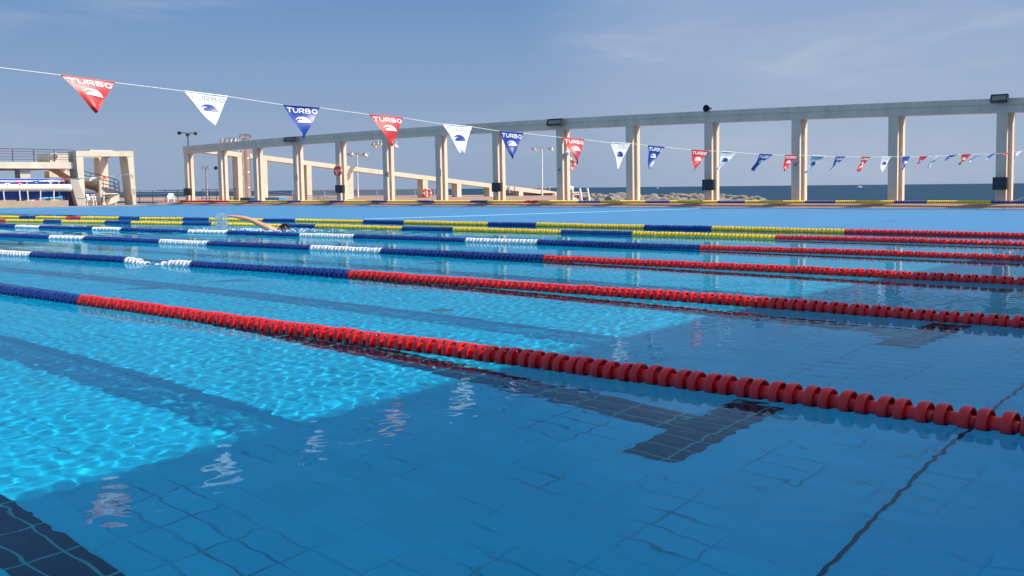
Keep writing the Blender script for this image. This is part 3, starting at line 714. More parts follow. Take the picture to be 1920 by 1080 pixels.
p = onY(1070, 308, YC + .55); lifebuoy(p, 11.5 / F * (p - EYE).length, (1, -.12, .05), 'orange lifebuoy half hidden behind a column and the seventh pennant')
b = MB()

# metal flue and its neighbours
c = onY(463.5, 372, 37.); rr_ = 8.3 / F * (c - EYE).length; X0, Y0 = c.x, c.y; zt = onY(463, 250.5, 37.).z
r_ = thing('metal_flue', (X0, Y0, GZ), 'shiny stainless steel chimney flue with a wide cap, behind the colonnade', 'chimney')
b = MB(); b.lathe([(0, GZ), (rr_ * 1.0, GZ), (rr_, zt - .9), (rr_ * 1.04, zt - .88), (rr_ * 1.04, zt - .8), (rr_, zt - .78), (rr_ * .8, zt - .42), (rr_ * .74, zt - .2), (rr_ * .74, zt - .1)], (X0, Y0, 0), 'z', 28)
for zz in (.9, 1.8, 2.6): b.lathe([(rr_ * 1.001, zz - .03), (rr_ * 1.03, zz - .02), (rr_ * 1.03, zz + .02), (rr_ * 1.001, zz + .03)], (X0, Y0, 0), 'z', 28)
b.build('pipe', steel, r_, smooth=True)
b = MB(); b.lathe([(rr_ * .5, zt - .27), (rr_ * 1.22, zt - .26), (rr_ * 1.25, zt - .24), (rr_ * 1.25, zt - .05), (rr_ * 1.15, zt - .03), (0, zt)], (X0, Y0, 0), 'z', 28); b.build('cap', steel, r_, smooth=True)
a = onY(447, 372, 38.); a2 = onY(455, 372, 38.); zt = onY(450, 285, 38).z
r_ = thing('pipe_shaft', ((a.x + a2.x) / 2, 38.2, GZ), 'yellow shaft with rusty pipes left of the steel flue', 'shaft')
b = MB(); b.box((a.x, 38, GZ), (a2.x - .06, 38.35, zt)); b.build('shaft', yellw, r_)
b = MB(); b.cyl((a2.x + .02, 37.95, GZ), (a2.x + .02, 37.95, zt - .1), .07, None, 10); b.cyl((a2.x + .2, 38.05, GZ), (a2.x + .2, 38.05, zt - .5), .05, None, 10)
for q in (.5, 1.5, 2.3): b.box((a2.x - .05, 37.9, q), (a2.x + .28, 38.02, q + .06))
b.build('pipe', rustm, r_)
def tub(u0, v0, u1, v1, Yp, mt, label, lid):
    a, c = onY(u0, v1, Yp), onY(u1, v0, Yp); h_ = c.z - GZ
    r_ = thing('storage_box', ((a.x + c.x) / 2, Yp, GZ), label, 'box')
    b = MB(); b.hexa([(a.x + .02, Yp + .02, GZ), (c.x - .02, Yp + .02, GZ), (c.x - .02, Yp + .4, GZ), (a.x + .02, Yp + .4, GZ), (a.x, Yp, GZ + h_ * .82), (c.x, Yp, GZ + h_ * .82), (c.x, Yp + .42, GZ + h_ * .82), (a.x, Yp + .42, GZ + h_ * .82)])
    b.build('body', mt, r_, bevel=.01); b = MB(); b.box((a.x - .02, Yp - .02, GZ + h_ * .822), (c.x + .02, Yp + .44, GZ + h_)); b.build('lid', lid, r_, bevel=.01)
tub(450, 370.5, 468, 378, 33.2, bluep, 'dark blue storage box at the foot of the steel flue', dark)
tub(468.8, 371, 478.5, 378, 33.2, lblue, 'small light blue box standing against the dark blue box', lblue)
tub(497, 370.5, 523, 378, 33.2, lblue, 'long light blue box on the paving between the third and fourth columns', lblue)

# ------------------------------------------------------------------ poles and lamps
def head(b, c, w_, h_, d_): b.box((c.x - w_ / 2, c.y - d_ / 2, c.z - h_ / 2), (c.x + w_ / 2, c.y + d_ / 2, c.z + h_ / 2))
def light_mast(u, v0, vbar, heads, bar, Yp, label, mt=lightp, hm=lightp, zb=GZ, rp=.07):
    P = onY(u, vbar, Yp); r_ = thing('light_mast', (P.x, Yp, zb), label, 'light mast')
    b = MB(); b.cyl((P.x, Yp, zb), (P.x, Yp, P.z), rp, rp * .75, 10); b.build('pole', mt, r_, smooth=True)
    if bar:
        A, B = onY(bar[0], vbar, Yp), onY(bar[1], vbar, Yp); b = MB(); b.cyl(A, B, .045, None, 6); b.build('crossbar', mt, r_)
    for (hu, hv, hw, hh) in heads:
        Q = onY(hu, hv, Yp - .15); s_ = (Q - EYE).length / F; b = MB()
        w_, h_ = hw * s_, hh * s_
        rot = Matrix.Translation(Q) @ Matrix.Rotation(R(random.uniform(-20, 20)), 4, 'Z') @ Matrix.Rotation(R(-25), 4, 'X')
        q = [(-w_ / 2, -.12, -h_ / 2), (w_ / 2, -.12, -h_ / 2), (w_ * .35, .2, -h_ * .3), (-w_ * .35, .2, -h_ * .3), (-w_ / 2, -.12, h_ / 2), (w_ / 2, -.12, h_ / 2), (w_ * .35, .2, h_ * .3), (-w_ * .35, .2, h_ * .3)]
        b.hexa([rot @ Vector(k) for k in q]); b.cyl(Q, (Q.x, Yp, P.z), .02, None, 5)
        o = b.build('lamp_head', hm, r_)
light_mast(446, 285, 259, [(416, 265, 7, 6), (424, 265.5, 8, 6), (433, 264, 8, 7), (441, 264, 8, 7)], (421, 455), 47, 'pale light mast with a row of lamps above the beam beside the flue cap')
light_mast(669, 378, 287.5, [(655, 290, 8, 5), (660, 289, 7, 5), (677, 289, 8, 6), (684, 290, 8, 6)], (652, 690), 50, 'slim pale light mast with four lamps, right of the fifth column', )
light_mast(726, 378, 266, [(701, 272, 7, 6), (708, 270, 7, 7), (715, 270, 7, 7), (741, 273, 6, 6)], (699, 744), 46, 'light mast hidden behind the sixth column, its lamps sticking out on the left')
light_mast(1016, 360, 276.5, [(1001, 280, 8, 4), (1033, 279.5, 8, 4)], (998, 1036), 62, 'slim white light mast with a T shaped crossbar, left of the ninth column', mt=white)
# three lamps over the left end of the beam
P = onY(352, 251, YC + .2); zb = ztop(P.x)
r_ = thing('lamp_cluster', (P.x, YC + .2, zb), 'dark thin pole with three spread lamps on the left end of the beam', 'lamp')
b = MB(); b.cyl((P.x, YC + .2, zb - .01), P, .03, None, 8); b.build('pole', dark, r_)
for (u, v) in ((338, 249.5), (353.5, 252), (365, 250.5)):
    Q = onY(u, v, YC + .05); b = MB(); b.tube([P, (Q + P) / 2 + Vector((0, 0, .05)), Q], .02, 6)
    dr = (Q - P).normalized() if abs(u - 352) > 4 else Vector((0, -1, -.3)).normalized()
    b.tube([Q - dr * .06, Q + dr * .02, Q + dr * .12], [.05, .08, .1], 10); b.build('lamp_head', black, r_, smooth=True)
# double street lamp
P = onY(386, 311, 40); r_ = thing('street_lamp', (P.x, 40, GZ), 'grey street lamp with two curved arms between the first two columns', 'street lamp')
b = MB(); b.cyl((P.x, 40, GZ), (P.x, 40, P.z - .35), .075, .05, 10); b.build('pole', greyp, r_, smooth=True)
for sgn in (-1, 1):
    b = MB(); b.tube([(P.x, 40, P.z - .36), (P.x + sgn * .06, 40, P.z - .1), (P.x + sgn * .2, 40, P.z), (P.x + sgn * .34, 40, P.z - .06), (P.x + sgn * .4, 40, P.z - .22)], [.04, .035, .03, .03, .05], 8); b.build('arm', greyp, r_, smooth=True)

# ------------------------------------------------------------------ railings and fences
def railing(P0, P1, hgt, nb, npst, label, mt=railm, rad=.022, extra=0):
    P0, P1 = Vector(P0), Vector(P1); r_ = thing('railing', P0, label, 'railing')
    for i in range(npst + 1):
        p = P0.lerp(P1, i / npst); b = MB(); b.cyl(p, p + Vector((0, 0, hgt)), rad * 1.15, None, 6); b.build('post', mt, r_)
    for k in range(nb):
        h_ = hgt * (k + 1) / nb; b = MB(); b.cyl(P0 + Vector((0, 0, h_)), P1 + Vector((0, 0, h_)), rad * (1.2 if k == nb - 1 else .8), None, 6); b.build('rail', mt, r_)
LZ = .045
XL = -54.6
y0, y1 = onX(158, 360, XL).y, onX(345, 357, XL).y
hR = onX(300, 357, XL).z - LZ
railing((XL, y0, LZ), (XL, y1 + .4, LZ), hR, 4, 8, 'dark navy railing on the left deck between the portal and the first column')
A = (-53.6, 34.6, GZ); B_ = onY(446, 376, 36.5)
railing(A, (B_.x, 36.5, GZ), hR - .08, 4, 5, 'dark navy railing behind the first two columns')
a, c = onY(500, 378, 38.5), onY(640, 380, 43)
r_ = thing('railing', (a.x, a.y, GZ), 'dark railing stepping down behind the fourth and fifth columns', 'railing')
for k, dz in enumerate((0, -.16, -.32)):
    A_, B_ = onY(500, 359.3, 38.5), onY(640, 372, 43); A_ = A_ + Vector((0, 0, dz)); B_ = B_ + Vector((0, 0, dz * .35)); b = MB(); b.cyl(A_, B_, .022, None, 6); b.build('rail', railm, r_)
for q in (.02, .35, .68, .98):
    A_ = onY(500, 359.3, 38.5).lerp(onY(640, 372, 43), q); b = MB(); b.cyl((A_.x, A_.y, GZ), A_, .025, None, 6); b.build('post', railm, r_)
# pale wire fence
Yf = 56.
r_ = thing('wire_fence', onY(700, 372, Yf), 'pale wire mesh fence on thin posts behind the ramp, sea showing through', 'fence')
b = MB(); zt = onY(640, 357, Yf).z
xa, xb = onY(548, 360, Yf).x, onY(815, 360, Yf).x
wire = pm('pale_wire', (.45, .48, .5), .5)
for k in range(26): z_ = GZ + (zt - GZ) * (k + .5) / 26; b.cyl((xa, Yf, z_), (xb, Yf, z_), .0035, None, 3, cap=False)
for k in range(150): x_ = xa + (xb - xa) * k / 149; b.cyl((x_, Yf, GZ), (x_, Yf, zt), .0035, None, 3, cap=False)
b.build('mesh', wire, r_)
b = MB(); b.cyl((xa, Yf, zt), (xb, Yf, zt), .02, None, 6); b.build('top_rail', lightp, r_)
for q in range(9):
    x_ = xa + (xb - xa) * q / 8; b = MB(); b.cyl((x_, Yf, GZ), (x_, Yf, zt), .03, None, 6); b.build('post', lightp, r_)
# low brown wall with a white rail, far behind
Yw = 64.; a, c = onY(948, 377, Yw), onY(1036, 361.5, Yw)
b = MB(); b.box((a.x, Yw, GZ), (c.x, Yw + .3, onY(990, 362, Yw).z)); tag(b.build('low_wall', brown), 'low brown wall behind the low end of the ramp', 'wall')
Yw = 67.; a, c = onY(955, 352, Yw), onY(1031, 351, Yw)
railing((a.x, Yw, GZ), (c.x, Yw, GZ), onY(990, 350, Yw).z - GZ, 5, 9, 'white railing rising above the low brown wall', mt=white, rad=.02)

# ------------------------------------------------------------------ lifeguard seat, chairs, table
def pt(u, v, Y): return onY(u, v, Y)
Yg = 33.4
r_ = thing('lifeguard_chair', (pt(1075, 378, Yg).x, Yg, GZ), 'white lifeguard seat under a rounded white hood, at the foot of the ninth column', 'lifeguard chair')
P = pt(1066, 353, Yg); s_ = (P - EYE).length / F
b = MB(); rx, ry, rz = 11 * s_, 9 * s_, 5 * s_
pr = [(0, rz)] + [(math.cos(R(q)), rz * math.sin(R(q))) for q in range(80, -1, -10)] + [(.86, -rz * .7), (0, -rz * .5)]
vs = []; n = 16
for (q, h_) in pr:
    for j in range(n): vs.append((P.x + q * rx * math.cos(2 * PI * j / n), P.y + q * ry * math.sin(2 * PI * j / n), P.z + h_))
b.add(vs, [(i * n + j, i * n + (j + 1) % n, (i + 1) * n + (j + 1) % n, (i + 1) * n + j) for i in range(len(pr) - 1) for j in range(n)]); b.build('hood', white, r_, smooth=True)
for i, (ua, va, ub, vb, dy) in enumerate(((1073.5, 355, 1074, 378, 0), (1087, 353, 1091.5, 378, 0), (1073.5, 355, 1074, 378, .5), (1087, 353, 1091.5, 378, .5))):
    A, B = pt(ua, va, Yg), pt(ub, vb, Yg); b = MB(); b.cyl((A.x, A.y + dy, A.z), (B.x, B.y + dy, GZ), .04, None, 8); b.build('leg', white, r_)
for (va, dy) in ((362.5, 0), (362.5, .5)):
    A, B = pt(1074, va, Yg), pt(1089, va, Yg); b = MB(); b.cyl((A.x, A.y + dy, A.z), (B.x, B.y + dy, A.z), .03, None, 8); b.build('rail', white, r_)
A, B = pt(1063, 360, Yg), pt(1074, 366, Yg); b = MB(); b.box((A.x, Yg + .05, B.z), (B.x, Yg + .45, A.z)); b.build('seat', cream, r_, bevel=.02)
A, B = pt(1066.5, 366, Yg), pt(1070, 378, Yg); b = MB(); b.box((A.x, Yg + .1, GZ), (B.x, Yg + .4, A.z)); b.build('pedestal', cream, r_)
A, B = pt(1060, 372.5, Yg), pt(1072, 378, Yg); b = MB(); b.box((A.x, Yg, GZ), (B.x, Yg + .5, A.z)); b.build('base', white, r_, bevel=.02)

def chair(loc, rz, label):
    r_ = thing('plastic_chair', (0, 0, 0), label, 'chair', 'white plastic chairs on the left deck')
    k = .70
    for sx in (-1, 1):
        for sy in (-1, 1):
            b = MB(); b.tube([(sx * .22 * k, sy * .2 * k, .42 * k), (sx * .26 * k, sy * .25 * k, 0)], [.032, .022], 8); b.build('leg', white, r_)
        b = MB(); b.tube([(sx * .25 * k, -.2 * k, .4 * k), (sx * .27 * k, -.2 * k, .62 * k), (sx * .27 * k, .05, .64 * k), (sx * .24 * k, .22 * k, .66 * k)], .028, 8); b.build('arm', white, r_, smooth=True)
    b = MB(); b.box((-.24 * k, -.24 * k, .4 * k), (.24 * k, .22 * k, .44 * k)); b.build('seat', white, r_, bevel=.015)
    b = MB(); b.hexa([(-.23 * k, .19 * k, .441 * k), (.23 * k, .19 * k, .441 * k), (.23 * k, .23 * k, .441 * k), (-.23 * k, .23 * k, .441 * k), (-.2 * k, .29 * k, .86 * k), (.2 * k, .29 * k, .86 * k), (.2 * k, .33 * k, .84 * k), (-.2 * k, .33 * k, .84 * k)]); b.build('backrest', white, r_, bevel=.015)
    r_.location = loc; r_.rotation_euler = (0, 0, rz); return r_
XCh = -53.4
q = onX(321, 378, XCh); ch = chair((XCh, q.y, LZ), R(60), 'lone white plastic chair in front of the railing, left of the first column')
for u, rz, dx_, lab in ((172, 130, 0, 'white plastic chair at the left of the white table, under the stair'), (186, 200, -.35, 'white plastic chair tucked behind the white table, under the stair')):
    q = onX(u, 380, XCh); o = copy_tree(ch, (XCh + dx_, q.y, LZ), R(rz)); tag(o, lab)
q = onX(200, 378, XCh); r_ = thing('plastic_table', (XCh, q.y, LZ), 'white plastic table at the foot of the spiral stair', 'table')
zt = .62; b = MB(); b.box((XCh - .42, q.y - .42, LZ + zt - .035), (XCh + .42, q.y + .42, LZ + zt)); b.build('table_top', white, r_, bevel=.012)
for sx in (-1, 1):
    for sy in (-1, 1): b = MB(); b.cyl((XCh + sx * .34, q.y + sy * .34, LZ), (XCh + sx * .3, q.y + sy * .3, LZ + zt - .037), .025, .03, 8); b.build('leg', white, r_)

# ------------------------------------------------------------------ left end: portal, terrace, stair, covers
XP = -53.2
def fx(u, v, X=XP): return onX(u, v, X)
root = thing('portal_frame', (XP, 28, LZ), 'free standing cream concrete portal frame around the spiral stair', 'portal')
dpt = .85
def face(b, quad, X, d, zb=None):
    p = [fx(u, v, X) for u, v in quad]
    if zb is not None:
        for i in zb: p[i].z = LZ
    b.prism(p, (-d, 0, 0)); return b
face(MB(), [(142.5, 283), (250, 283), (250.5, 293.2), (142.6, 293.2)], XP, dpt).build('top_beam', cream, root)
face(MB(), [(142.6, 293.6), (155.8, 293.6), (160.5, 384), (152, 384)], XP, dpt, (2, 3)).build('column', cream, root)
face(MB(), [(238.5, 293.6), (250.5, 293.6), (256, 383), (249.8, 383)], XP, dpt, (2, 3)).build('column', cream, root)
Q = [(245.0, 354), (253.7, 354), (254.3, 364.5), (246, 364.5)]
b = MB(); b.prism([fx(u, v, XP + .0025) for u, v in [(241.5, 326.5), (250.5, 327.5), (250.8, 334), (247.5, 335.5), (243, 331.5)]], (-.002, 0, 0)); b.prism([fx(u, v, XP + .0025) for u, v in Q], (-.002, 0, 0)); b.build('painted_patch', greyc, root)
# slimmer column behind it
b = MB(); p0, p1 = fx(186, 300, XP - 2.6), fx(202, 300, XP - 2.6); zt = fx(150, 295, XP - 2.6).z
b.box((XP - 3.2, p0.y, LZ), (XP - 2.6, p1.y, zt)); b.build('rear_column', concrete, root)
b = MB(); p0, p1 = fx(150, 295, XP - 2.6), fx(189, 295, XP - 2.6); b.box((XP - 3.2, p0.y, zt + .003), (XP - 2.6, p1.y + .6, zt + .34)); b.build('rear_beam', cream, root)
b = MB(); b.box((XP - 2.598, p1.y + .2, zt + .06), (XP - dpt - .003, p1.y + .6, zt + .3)); b.build('cross_beam', cream, root)
b = MB(); p0, p1 = fx(165, 281, XP - .5), fx(208, 281, XP - .5); zz = fx(200, 283, XP).z
b.box((XP - .7, p0.y, zz + .002), (XP - .3, p1.y, zz + .05)); b.build('roof_sheet', lightp, root)

root = thing('terrace', (XP, 22, LZ), 'raised concrete terrace on columns at the left edge, joined to the portal', 'terrace')
face(MB(), [(-60, 303.2), (141.9, 304), (142.4, 316.2), (-60, 315.4)], XP - .25, 6.).build('deck_slab', cream, root)
for u0, u1, X_, m_ in ((38, 57, XP - .5, cream), (-42, -24, XP - .5, cream), (93, 109.5, XP - 4.5, rustm and concrete)):
    p0, p1 = fx(u0, 330, X_), fx(u1, 330, X_); b = MB(); b.box((X_ - .6, p0.y, LZ), (X_, p1.y, fx(50, 316.6, XP - .25).z - .02)); b.build('column', m_, root)
b = MB(); b.prism([fx(u, v, XP - 2.5) for u, v in [(108, 316.8), (121, 316.8), (143, 330), (143, 337)]], (-1.2, 0, 0)); b.build('brace', concrete, root)
b = MB(); b.prism([fx(u, v, XP - 2.) for u, v in [(94.5, 288), (139, 288), (139, 303.6), (94.5, 303.6)]], (-1.5, 0, 0)); b.build('parapet_block', cream, root)
zs = fx(50, 303.2, XP - .25).z
r_ = thing('railing', (XP - .4, 22, zs), 'dark navy railing along the top of the terrace', 'railing')
p0, p1 = fx(-60, 281, XP - .4), fx(139, 281, XP - .4); zt = p1.z
for k in range(5):
    z_ = zs + (zt - zs) * (k + 1) / 5; b = MB(); b.cyl((XP - .4, p0.y, z_), (XP - .4, p1.y, z_), .02 if k < 4 else .03, None, 6); b.build('rail', railm, r_)
for k in range(6):
    y_ = p0.y + (p1.y - p0.y) * k / 5; b = MB(); b.cyl((XP - .4, y_, zs - .01), (XP - .4, y_, zt), .025, None, 6); b.build('post', railm, r_)
c = fx(102, 293, XP - 1.98); r_ = thing('ventilator', c, 'round brown ventilator on the face of the terrace parapet', 'ventilator')
b = MB(); b.lathe([(0, .1), (.1, .1), (.15, .06), (.15, 0), (0, 0)], c, 'x', 16); b.build('drum', rustm, r_); b = MB(); b.lathe([(.155, .03), (.18, .04), (.18, .06), (.155, .07), (.155, .03)], c, 'x', 16); b.build('rim', lightp, r_)

# spiral stair
cst = fx(188, 372, XP - 1.25); SX, SY = cst.x, cst.y; RO = .95; z_hi = fx(160, 334, XP - 1.2).z
root = thing('spiral_stair', (SX, SY, LZ), 'cream spiral stair with navy rails curling down inside the portal', 'stair')
b = MB(); b.cyl((SX, SY, LZ), (SX, SY, z_hi + .1), .1, None, 12); b.build('newel', cream, root, smooth=True)
n = 15; zb_ = .35
rail_pts = []
for i in range(n):
    a0 = R(-95 - i * 19); a1 = a0 - R(20); z_ = z_hi - (z_hi - zb_) * i / (n - 1)
    tr_ = [(SX + r_ * math.cos(a), SY + r_ * math.sin(a)) for r_, a in ((.09, a0), (RO, a0), (RO, (a0 + a1) / 2), (RO, a1), (.09, a1))]
    b = MB(); b.prism([(x, y, z_ - .16) for x, y in tr_], (0, 0, .16)); b.build('step', cream, root)
    rail_pts.append(((a0 + a1) / 2, z_))
b = MB(); vs = []; k = 0
for i in range(n * 2 - 1):
    a = R(-105 - i * 9.5); z_ = z_hi - (z_hi - zb_) * i / 2 / (n - 1); vs += [(SX + (RO + .004) * math.cos(a), SY + (RO + .004) * math.sin(a), z_ - .3), (SX + (RO + .004) * math.cos(a), SY + (RO + .004) * math.sin(a), z_ + .01), (SX + (RO + .05) * math.cos(a), SY + (RO + .05) * math.sin(a), z_ + .01), (SX + (RO + .05) * math.cos(a), SY + (RO + .05) * math.sin(a), z_ - .3)]
b.add(vs, [(i * 4 + j, i * 4 + (j + 1) % 4, i * 4 + 4 + (j + 1) % 4, i * 4 + 4 + j) for i in range(n * 2 - 2) for j in range(4)]); b.build('stringer', cream, root, smooth=True)
for hh in (.2, .4, .62):
    b = MB(); b.tube([(SX + (RO + .03) * math.cos(a), SY + (RO + .03) * math.sin(a), z_ + hh) for a, z_ in rail_pts], .022, 6); b.build('rail', railm, root, smooth=True)
for i in range(0, n, 2):
    a, z_ = rail_pts[i]; x, y = SX + (RO + .03) * math.cos(a), SY + (RO + .03) * math.sin(a); b = MB(); b.cyl((x, y, z_ - .05), (x, y, z_ + .62), .018, None, 6); b.build('baluster', railm, root)

# slanted concrete pylon, low wall, roller tube with covers
b = MB(); p = [fx(u, v, XP + .45) for u, v in [(131, 336.5), (146.5, 336.5), (159.5, 371), (159.5, 384.5), (145.5, 384.5)]]; p[3].z = LZ; p[4].z = LZ
b.prism(p, (-.4, 0, 0)); r_ = thing('slanted_pylon', (XP + .45, p[0].y, LZ), 'slanted grey concrete pylon against the left leg of the portal', 'pylon')
b.build('slab', greyc, r_, bevel=.02); b = MB(); q = [fx(u, v, XP + .452) for u, v in [(146.5, 370.6), (159.6, 370.6), (159.6, 372), (146.5, 372)]]; b.prism(q, (.03, 0, 0)); b.build('ledge', greyc, r_)
b = MB(); p = [fx(u, v, XP + .1) for u, v in [(117, 337), (131, 336.8), (145, 384), (130, 384)]]; p[2].z = LZ; p[3].z = LZ; b.prism(p, (-.5, 0, 0))  # dark slab: the pylon's shaded side, put in as colour
tag(b.build('pylon_shade', pm('violet_shade_paint', (.06, .06, .16), .7, .2, 3)), 'dark violet slab standing in for the shaded side of the slanted pylon', 'painted shade')
XW = PX0 - .03
b = MB(); ya, yb = onX(-80, 385, XW).y, onX(128.5, 385, XW).y
zt = onX(60, 376.5, XW).z
b.box((XW - .35, ya, .046), (XW, yb, zt)); tag(b.build('low_wall', pm('pinkish_wall', (.40, .29, .20), .85, .2, 2)), 'low pinkish wall along the left end of the pool under the roller tube', 'wall')
XT = XP + .35
root = thing('cover_roller', (XT, 20, zt), 'long pale roller tube with a rolled cover, carried on thin white legs', 'cover roller')
p0, p1 = onX(-80, 352, XT), onX(131, 352, XT); rt = 6.3 / F * (p1 - EYE).length
b = MB(); b.tube([(XT, p0.y, p0.z), (XT, p1.y - .02, p1.z)], rt, 24); b.build('tube', pm('pale_tube', (.62, .58, .50), .5, .1, 3), root, smooth=True)
b = MB(); b.lathe([(0, .05), (rt * .6, .05), (rt * .95, .02), (rt * 1.02, 0), (rt * 1.02, -.1), (0, -.1)], (XT, p1.y, p1.z), 'y', 24); b.build('end_cap', white, root, smooth=True)
for u in (7, 37, 52, 77, 102):
    A, B = onX(u - 1, 357, XT + .1), onX(u + (2 if u < 60 else -1), 384, XT + .1); b = MB(); b.cyl((A.x, A.y, p1.z), (B.x, B.y, LZ), .03, None, 8); b.build('leg', white, root)
root = thing('cover_bank', (XP - .6, 20, LZ), 'bright blue vinyl pool covers hanging in a bank behind the roller tube', 'pool cover')
b = MB(); nb = 40
ys_ = np.linspace(onX(-80, 350, XP - .1).y, onX(119, 350, XP - .1).y, nb); zt_, zb__ = onX(60, 336.5, XP - .1).z, onX(60, 374.5, XP - .1).z
vs = []
for i, y_ in enumerate(ys_):
    for j in range(7):
        q = j / 6; vs.append((XP - .1 + .07 * math.sin(i * 1.1 + j * .4) * q + .1 * q, y_, zt_ + (zb__ - zt_) * q))
b.add(vs, [(i * 7 + j, i * 7 + j + 1, (i + 1) * 7 + j + 1, (i + 1) * 7 + j) for i in range(nb - 1) for j in range(6)]); b.build('hanging_cover', bluec, root, smooth=True)
b = MB(); b.box((XP - .9, ys_[0], zt_ - .02), (XP - .12, ys_[-1], zt_ + .06)); b.build('top_fold', bluec, root, bevel=.02)
b = MB(); b.cyl((XP + .02, ys_[0], zt_ - .09), (XP + .02, ys_[-1], zt_ - .09), .035, None, 8); b.build('top_rail', lightp, root)
for u in (50, 110):
    y_ = onX(u, 350, XP).y; b = MB(); b.cyl((XP + .03, y_, LZ), (XP + .03, y_, zt_ - .12), .03, None, 8); b.build('post', lightp, root)
XB = XP + .2
for u, c_, nm, lab, w_ in ((49, cream, 'bin', 'cream tub behind the low wall, left of the light blue cover fold', .14), (58, white, 'bin', 'white tub behind the low wall, in the middle of three', .16), (66, orange, 'bin', 'reddish tub behind the low wall, rightmost of three', .13)):
    q = onX(u, 375, XB); r_ = thing('tub', (XB, q.y, LZ), lab, 'tub'); b = MB(); h_ = q.z - LZ
    b.lathe([(0, 0), (w_ * .8, 0), (w_, h_), (w_ * .9, h_), (w_ * .75, .03)], (XB, q.y, LZ), 'z', 14); b.build('body', c_, r_, smooth=True)
    b = MB(); b.lathe([(w_ * 1.0, h_ - .03), (w_ * 1.1, h_ - .03), (w_ * 1.1, h_ + .01), (w_ * .95, h_ + .01)], (XB, q.y, LZ), 'z', 14); b.build('rim', c_, r_)
p = [onX(u, v, XB + .02) for u, v in [(72, 372), (85, 369.6), (104, 370), (117, 366), (118, 373), (106, 372.5), (90, 373.5), (74, 374.5)]]
b = MB(); b.prism(p, (-.25, 0, 0)); tag(b.build('folded_cover', lblue, bevel=.03), 'light blue folded cover lying at the bottom of the blue bank', 'folded cover')

# ------------------------------------------------------------------ breakwater rocks, shore, boats
b = MB(); b.add([(-27.4, YB + .02, .0), (-20.0, YB + .02, -.1), (-23.5, 44, -.1), (-31, 58, -.2), (-46, 74, -.2), (-54.9, 72, .0), (-110, 72.05, .0), (-110, 80, -.4), (-46, 80, -.4)], [(0, 1, 2, 3, 4, 5), (6, 5, 4, 8, 7)])
tag(b.build('shore', pm('shingle', (.30, .26, .21), .95, .3, 3, .4, 10)), kind='structure')
import bmesh
RV = []
for k in range(9):
    bm = bmesh.new(); bmesh.ops.create_icosphere(bm, subdivisions=2, radius=1)
    rnd = random.Random(k); pl = [(Vector((rnd.gauss(0, 1), rnd.gauss(0, 1), rnd.gauss(0, 1))).normalized(), rnd.uniform(.55, .85)) for _ in range(9)]
    for v in bm.verts:
        for nn, dd in pl:
            e = v.co.dot(nn) - dd
            if e > 0: v.co -= nn * e
        v.co += Vector((rnd.uniform(-.03, .03), rnd.uniform(-.03, .03), rnd.uniform(-.03, .03)))
    me_ = bpy.data.meshes.new('boulder'); bm.to_mesh(me_); bm.free(); me_.materials.append(rockm); RV.append(me_)
def rock(u, v, Yr, s_, grp, lab):
    p = onY(u, v, Yr); o = bpy.data.objects.new('boulder', random.choice(RV)); COL.objects.link(o)
    o.scale = (s_ * random.uniform(.9, 1.5), s_ * random.uniform(.7, 1.2), s_ * random.uniform(.55, .8)); o.rotation_euler = (random.uniform(-.3, .3), random.uniform(-.3, .3), random.uniform(0, 6.28))
    o.location = (p.x, p.y, p.z - o.scale[2] * .6); tag(o, lab, 'boulder', grp)
for row in range(4):
    u = 1096 + row * 5
    while u < 1436:
        top = 365.5 + row * 3.6 + random.uniform(-1.6, 1.8) + max(0, u - 1340) * .075
        if top < 380: rock(u, top, 50 - row * 3.2, random.uniform(.30, .48), 'boulders of the breakwater on the right', 'pale boulder of the breakwater showing between the columns right of the lifeguard seat')
        u += random.uniform(10, 17)
for row in range(2):
    u = 640 + row * 6
    while u < 1030:
        rock(u, 370 + row * 3.3 + random.uniform(-1.5, 1.5), 71 - row * 3, random.uniform(.35, .6), 'boulders along the shore on the left', 'pale boulder low along the shore behind the ramp posts')
        u += random.uniform(11, 19)
def boat(u, v, ln, label):
    d = ray(u, v); p = EYE + d * ((SZ - H) / d.z); dist = (p - EYE).length; s_ = ln / F * dist
    r_ = thing('motor_boat', p, label, 'boat'); x = Vector((math.cos(AZ), math.sin(AZ), 0)); y = Vector((-x.y, x.x, 0)); u_ = Vector((0, 0, 1))
    def g(a, b_, c): return p + (x * a + y * b_ + u_ * c) * s_
    b = MB(); b.hexa([g(-.45, -.12, -.05), g(.3, -.12, -.05), g(.3, .12, -.05), g(-.45, .12, -.05), g(-.5, -.16, .14), g(.52, -.03, .19), g(.52, .03, .19), g(-.5, .16, .14)]); b.build('hull', white, r_)
    b = MB(); b.hexa([g(-.2, -.1, .145), g(.15, -.1, .165), g(.15, .1, .165), g(-.2, .1, .145), g(-.15, -.08, .3), g(.05, -.08, .3), g(.05, .08, .3), g(-.15, .08, .3)]); b.build('cabin', white, r_)
boat(1612, 351.3, 10, 'small white motor boat out on the sea, seen between the columns at right')
boat(1233, 353, 6, 'tiny white boat on the horizon, left of the column topped by a horn')

# white guy rope at the right edge
A, B = onY(1893, 378.5, 31.9), onY(1935, 366, 31.0); b = MB(); b.cyl(A, B, .014, None, 6); tag(b.build('guy_rope', cordm), 'short taut white rope rising to the right picture edge above the deck rope', 'rope')

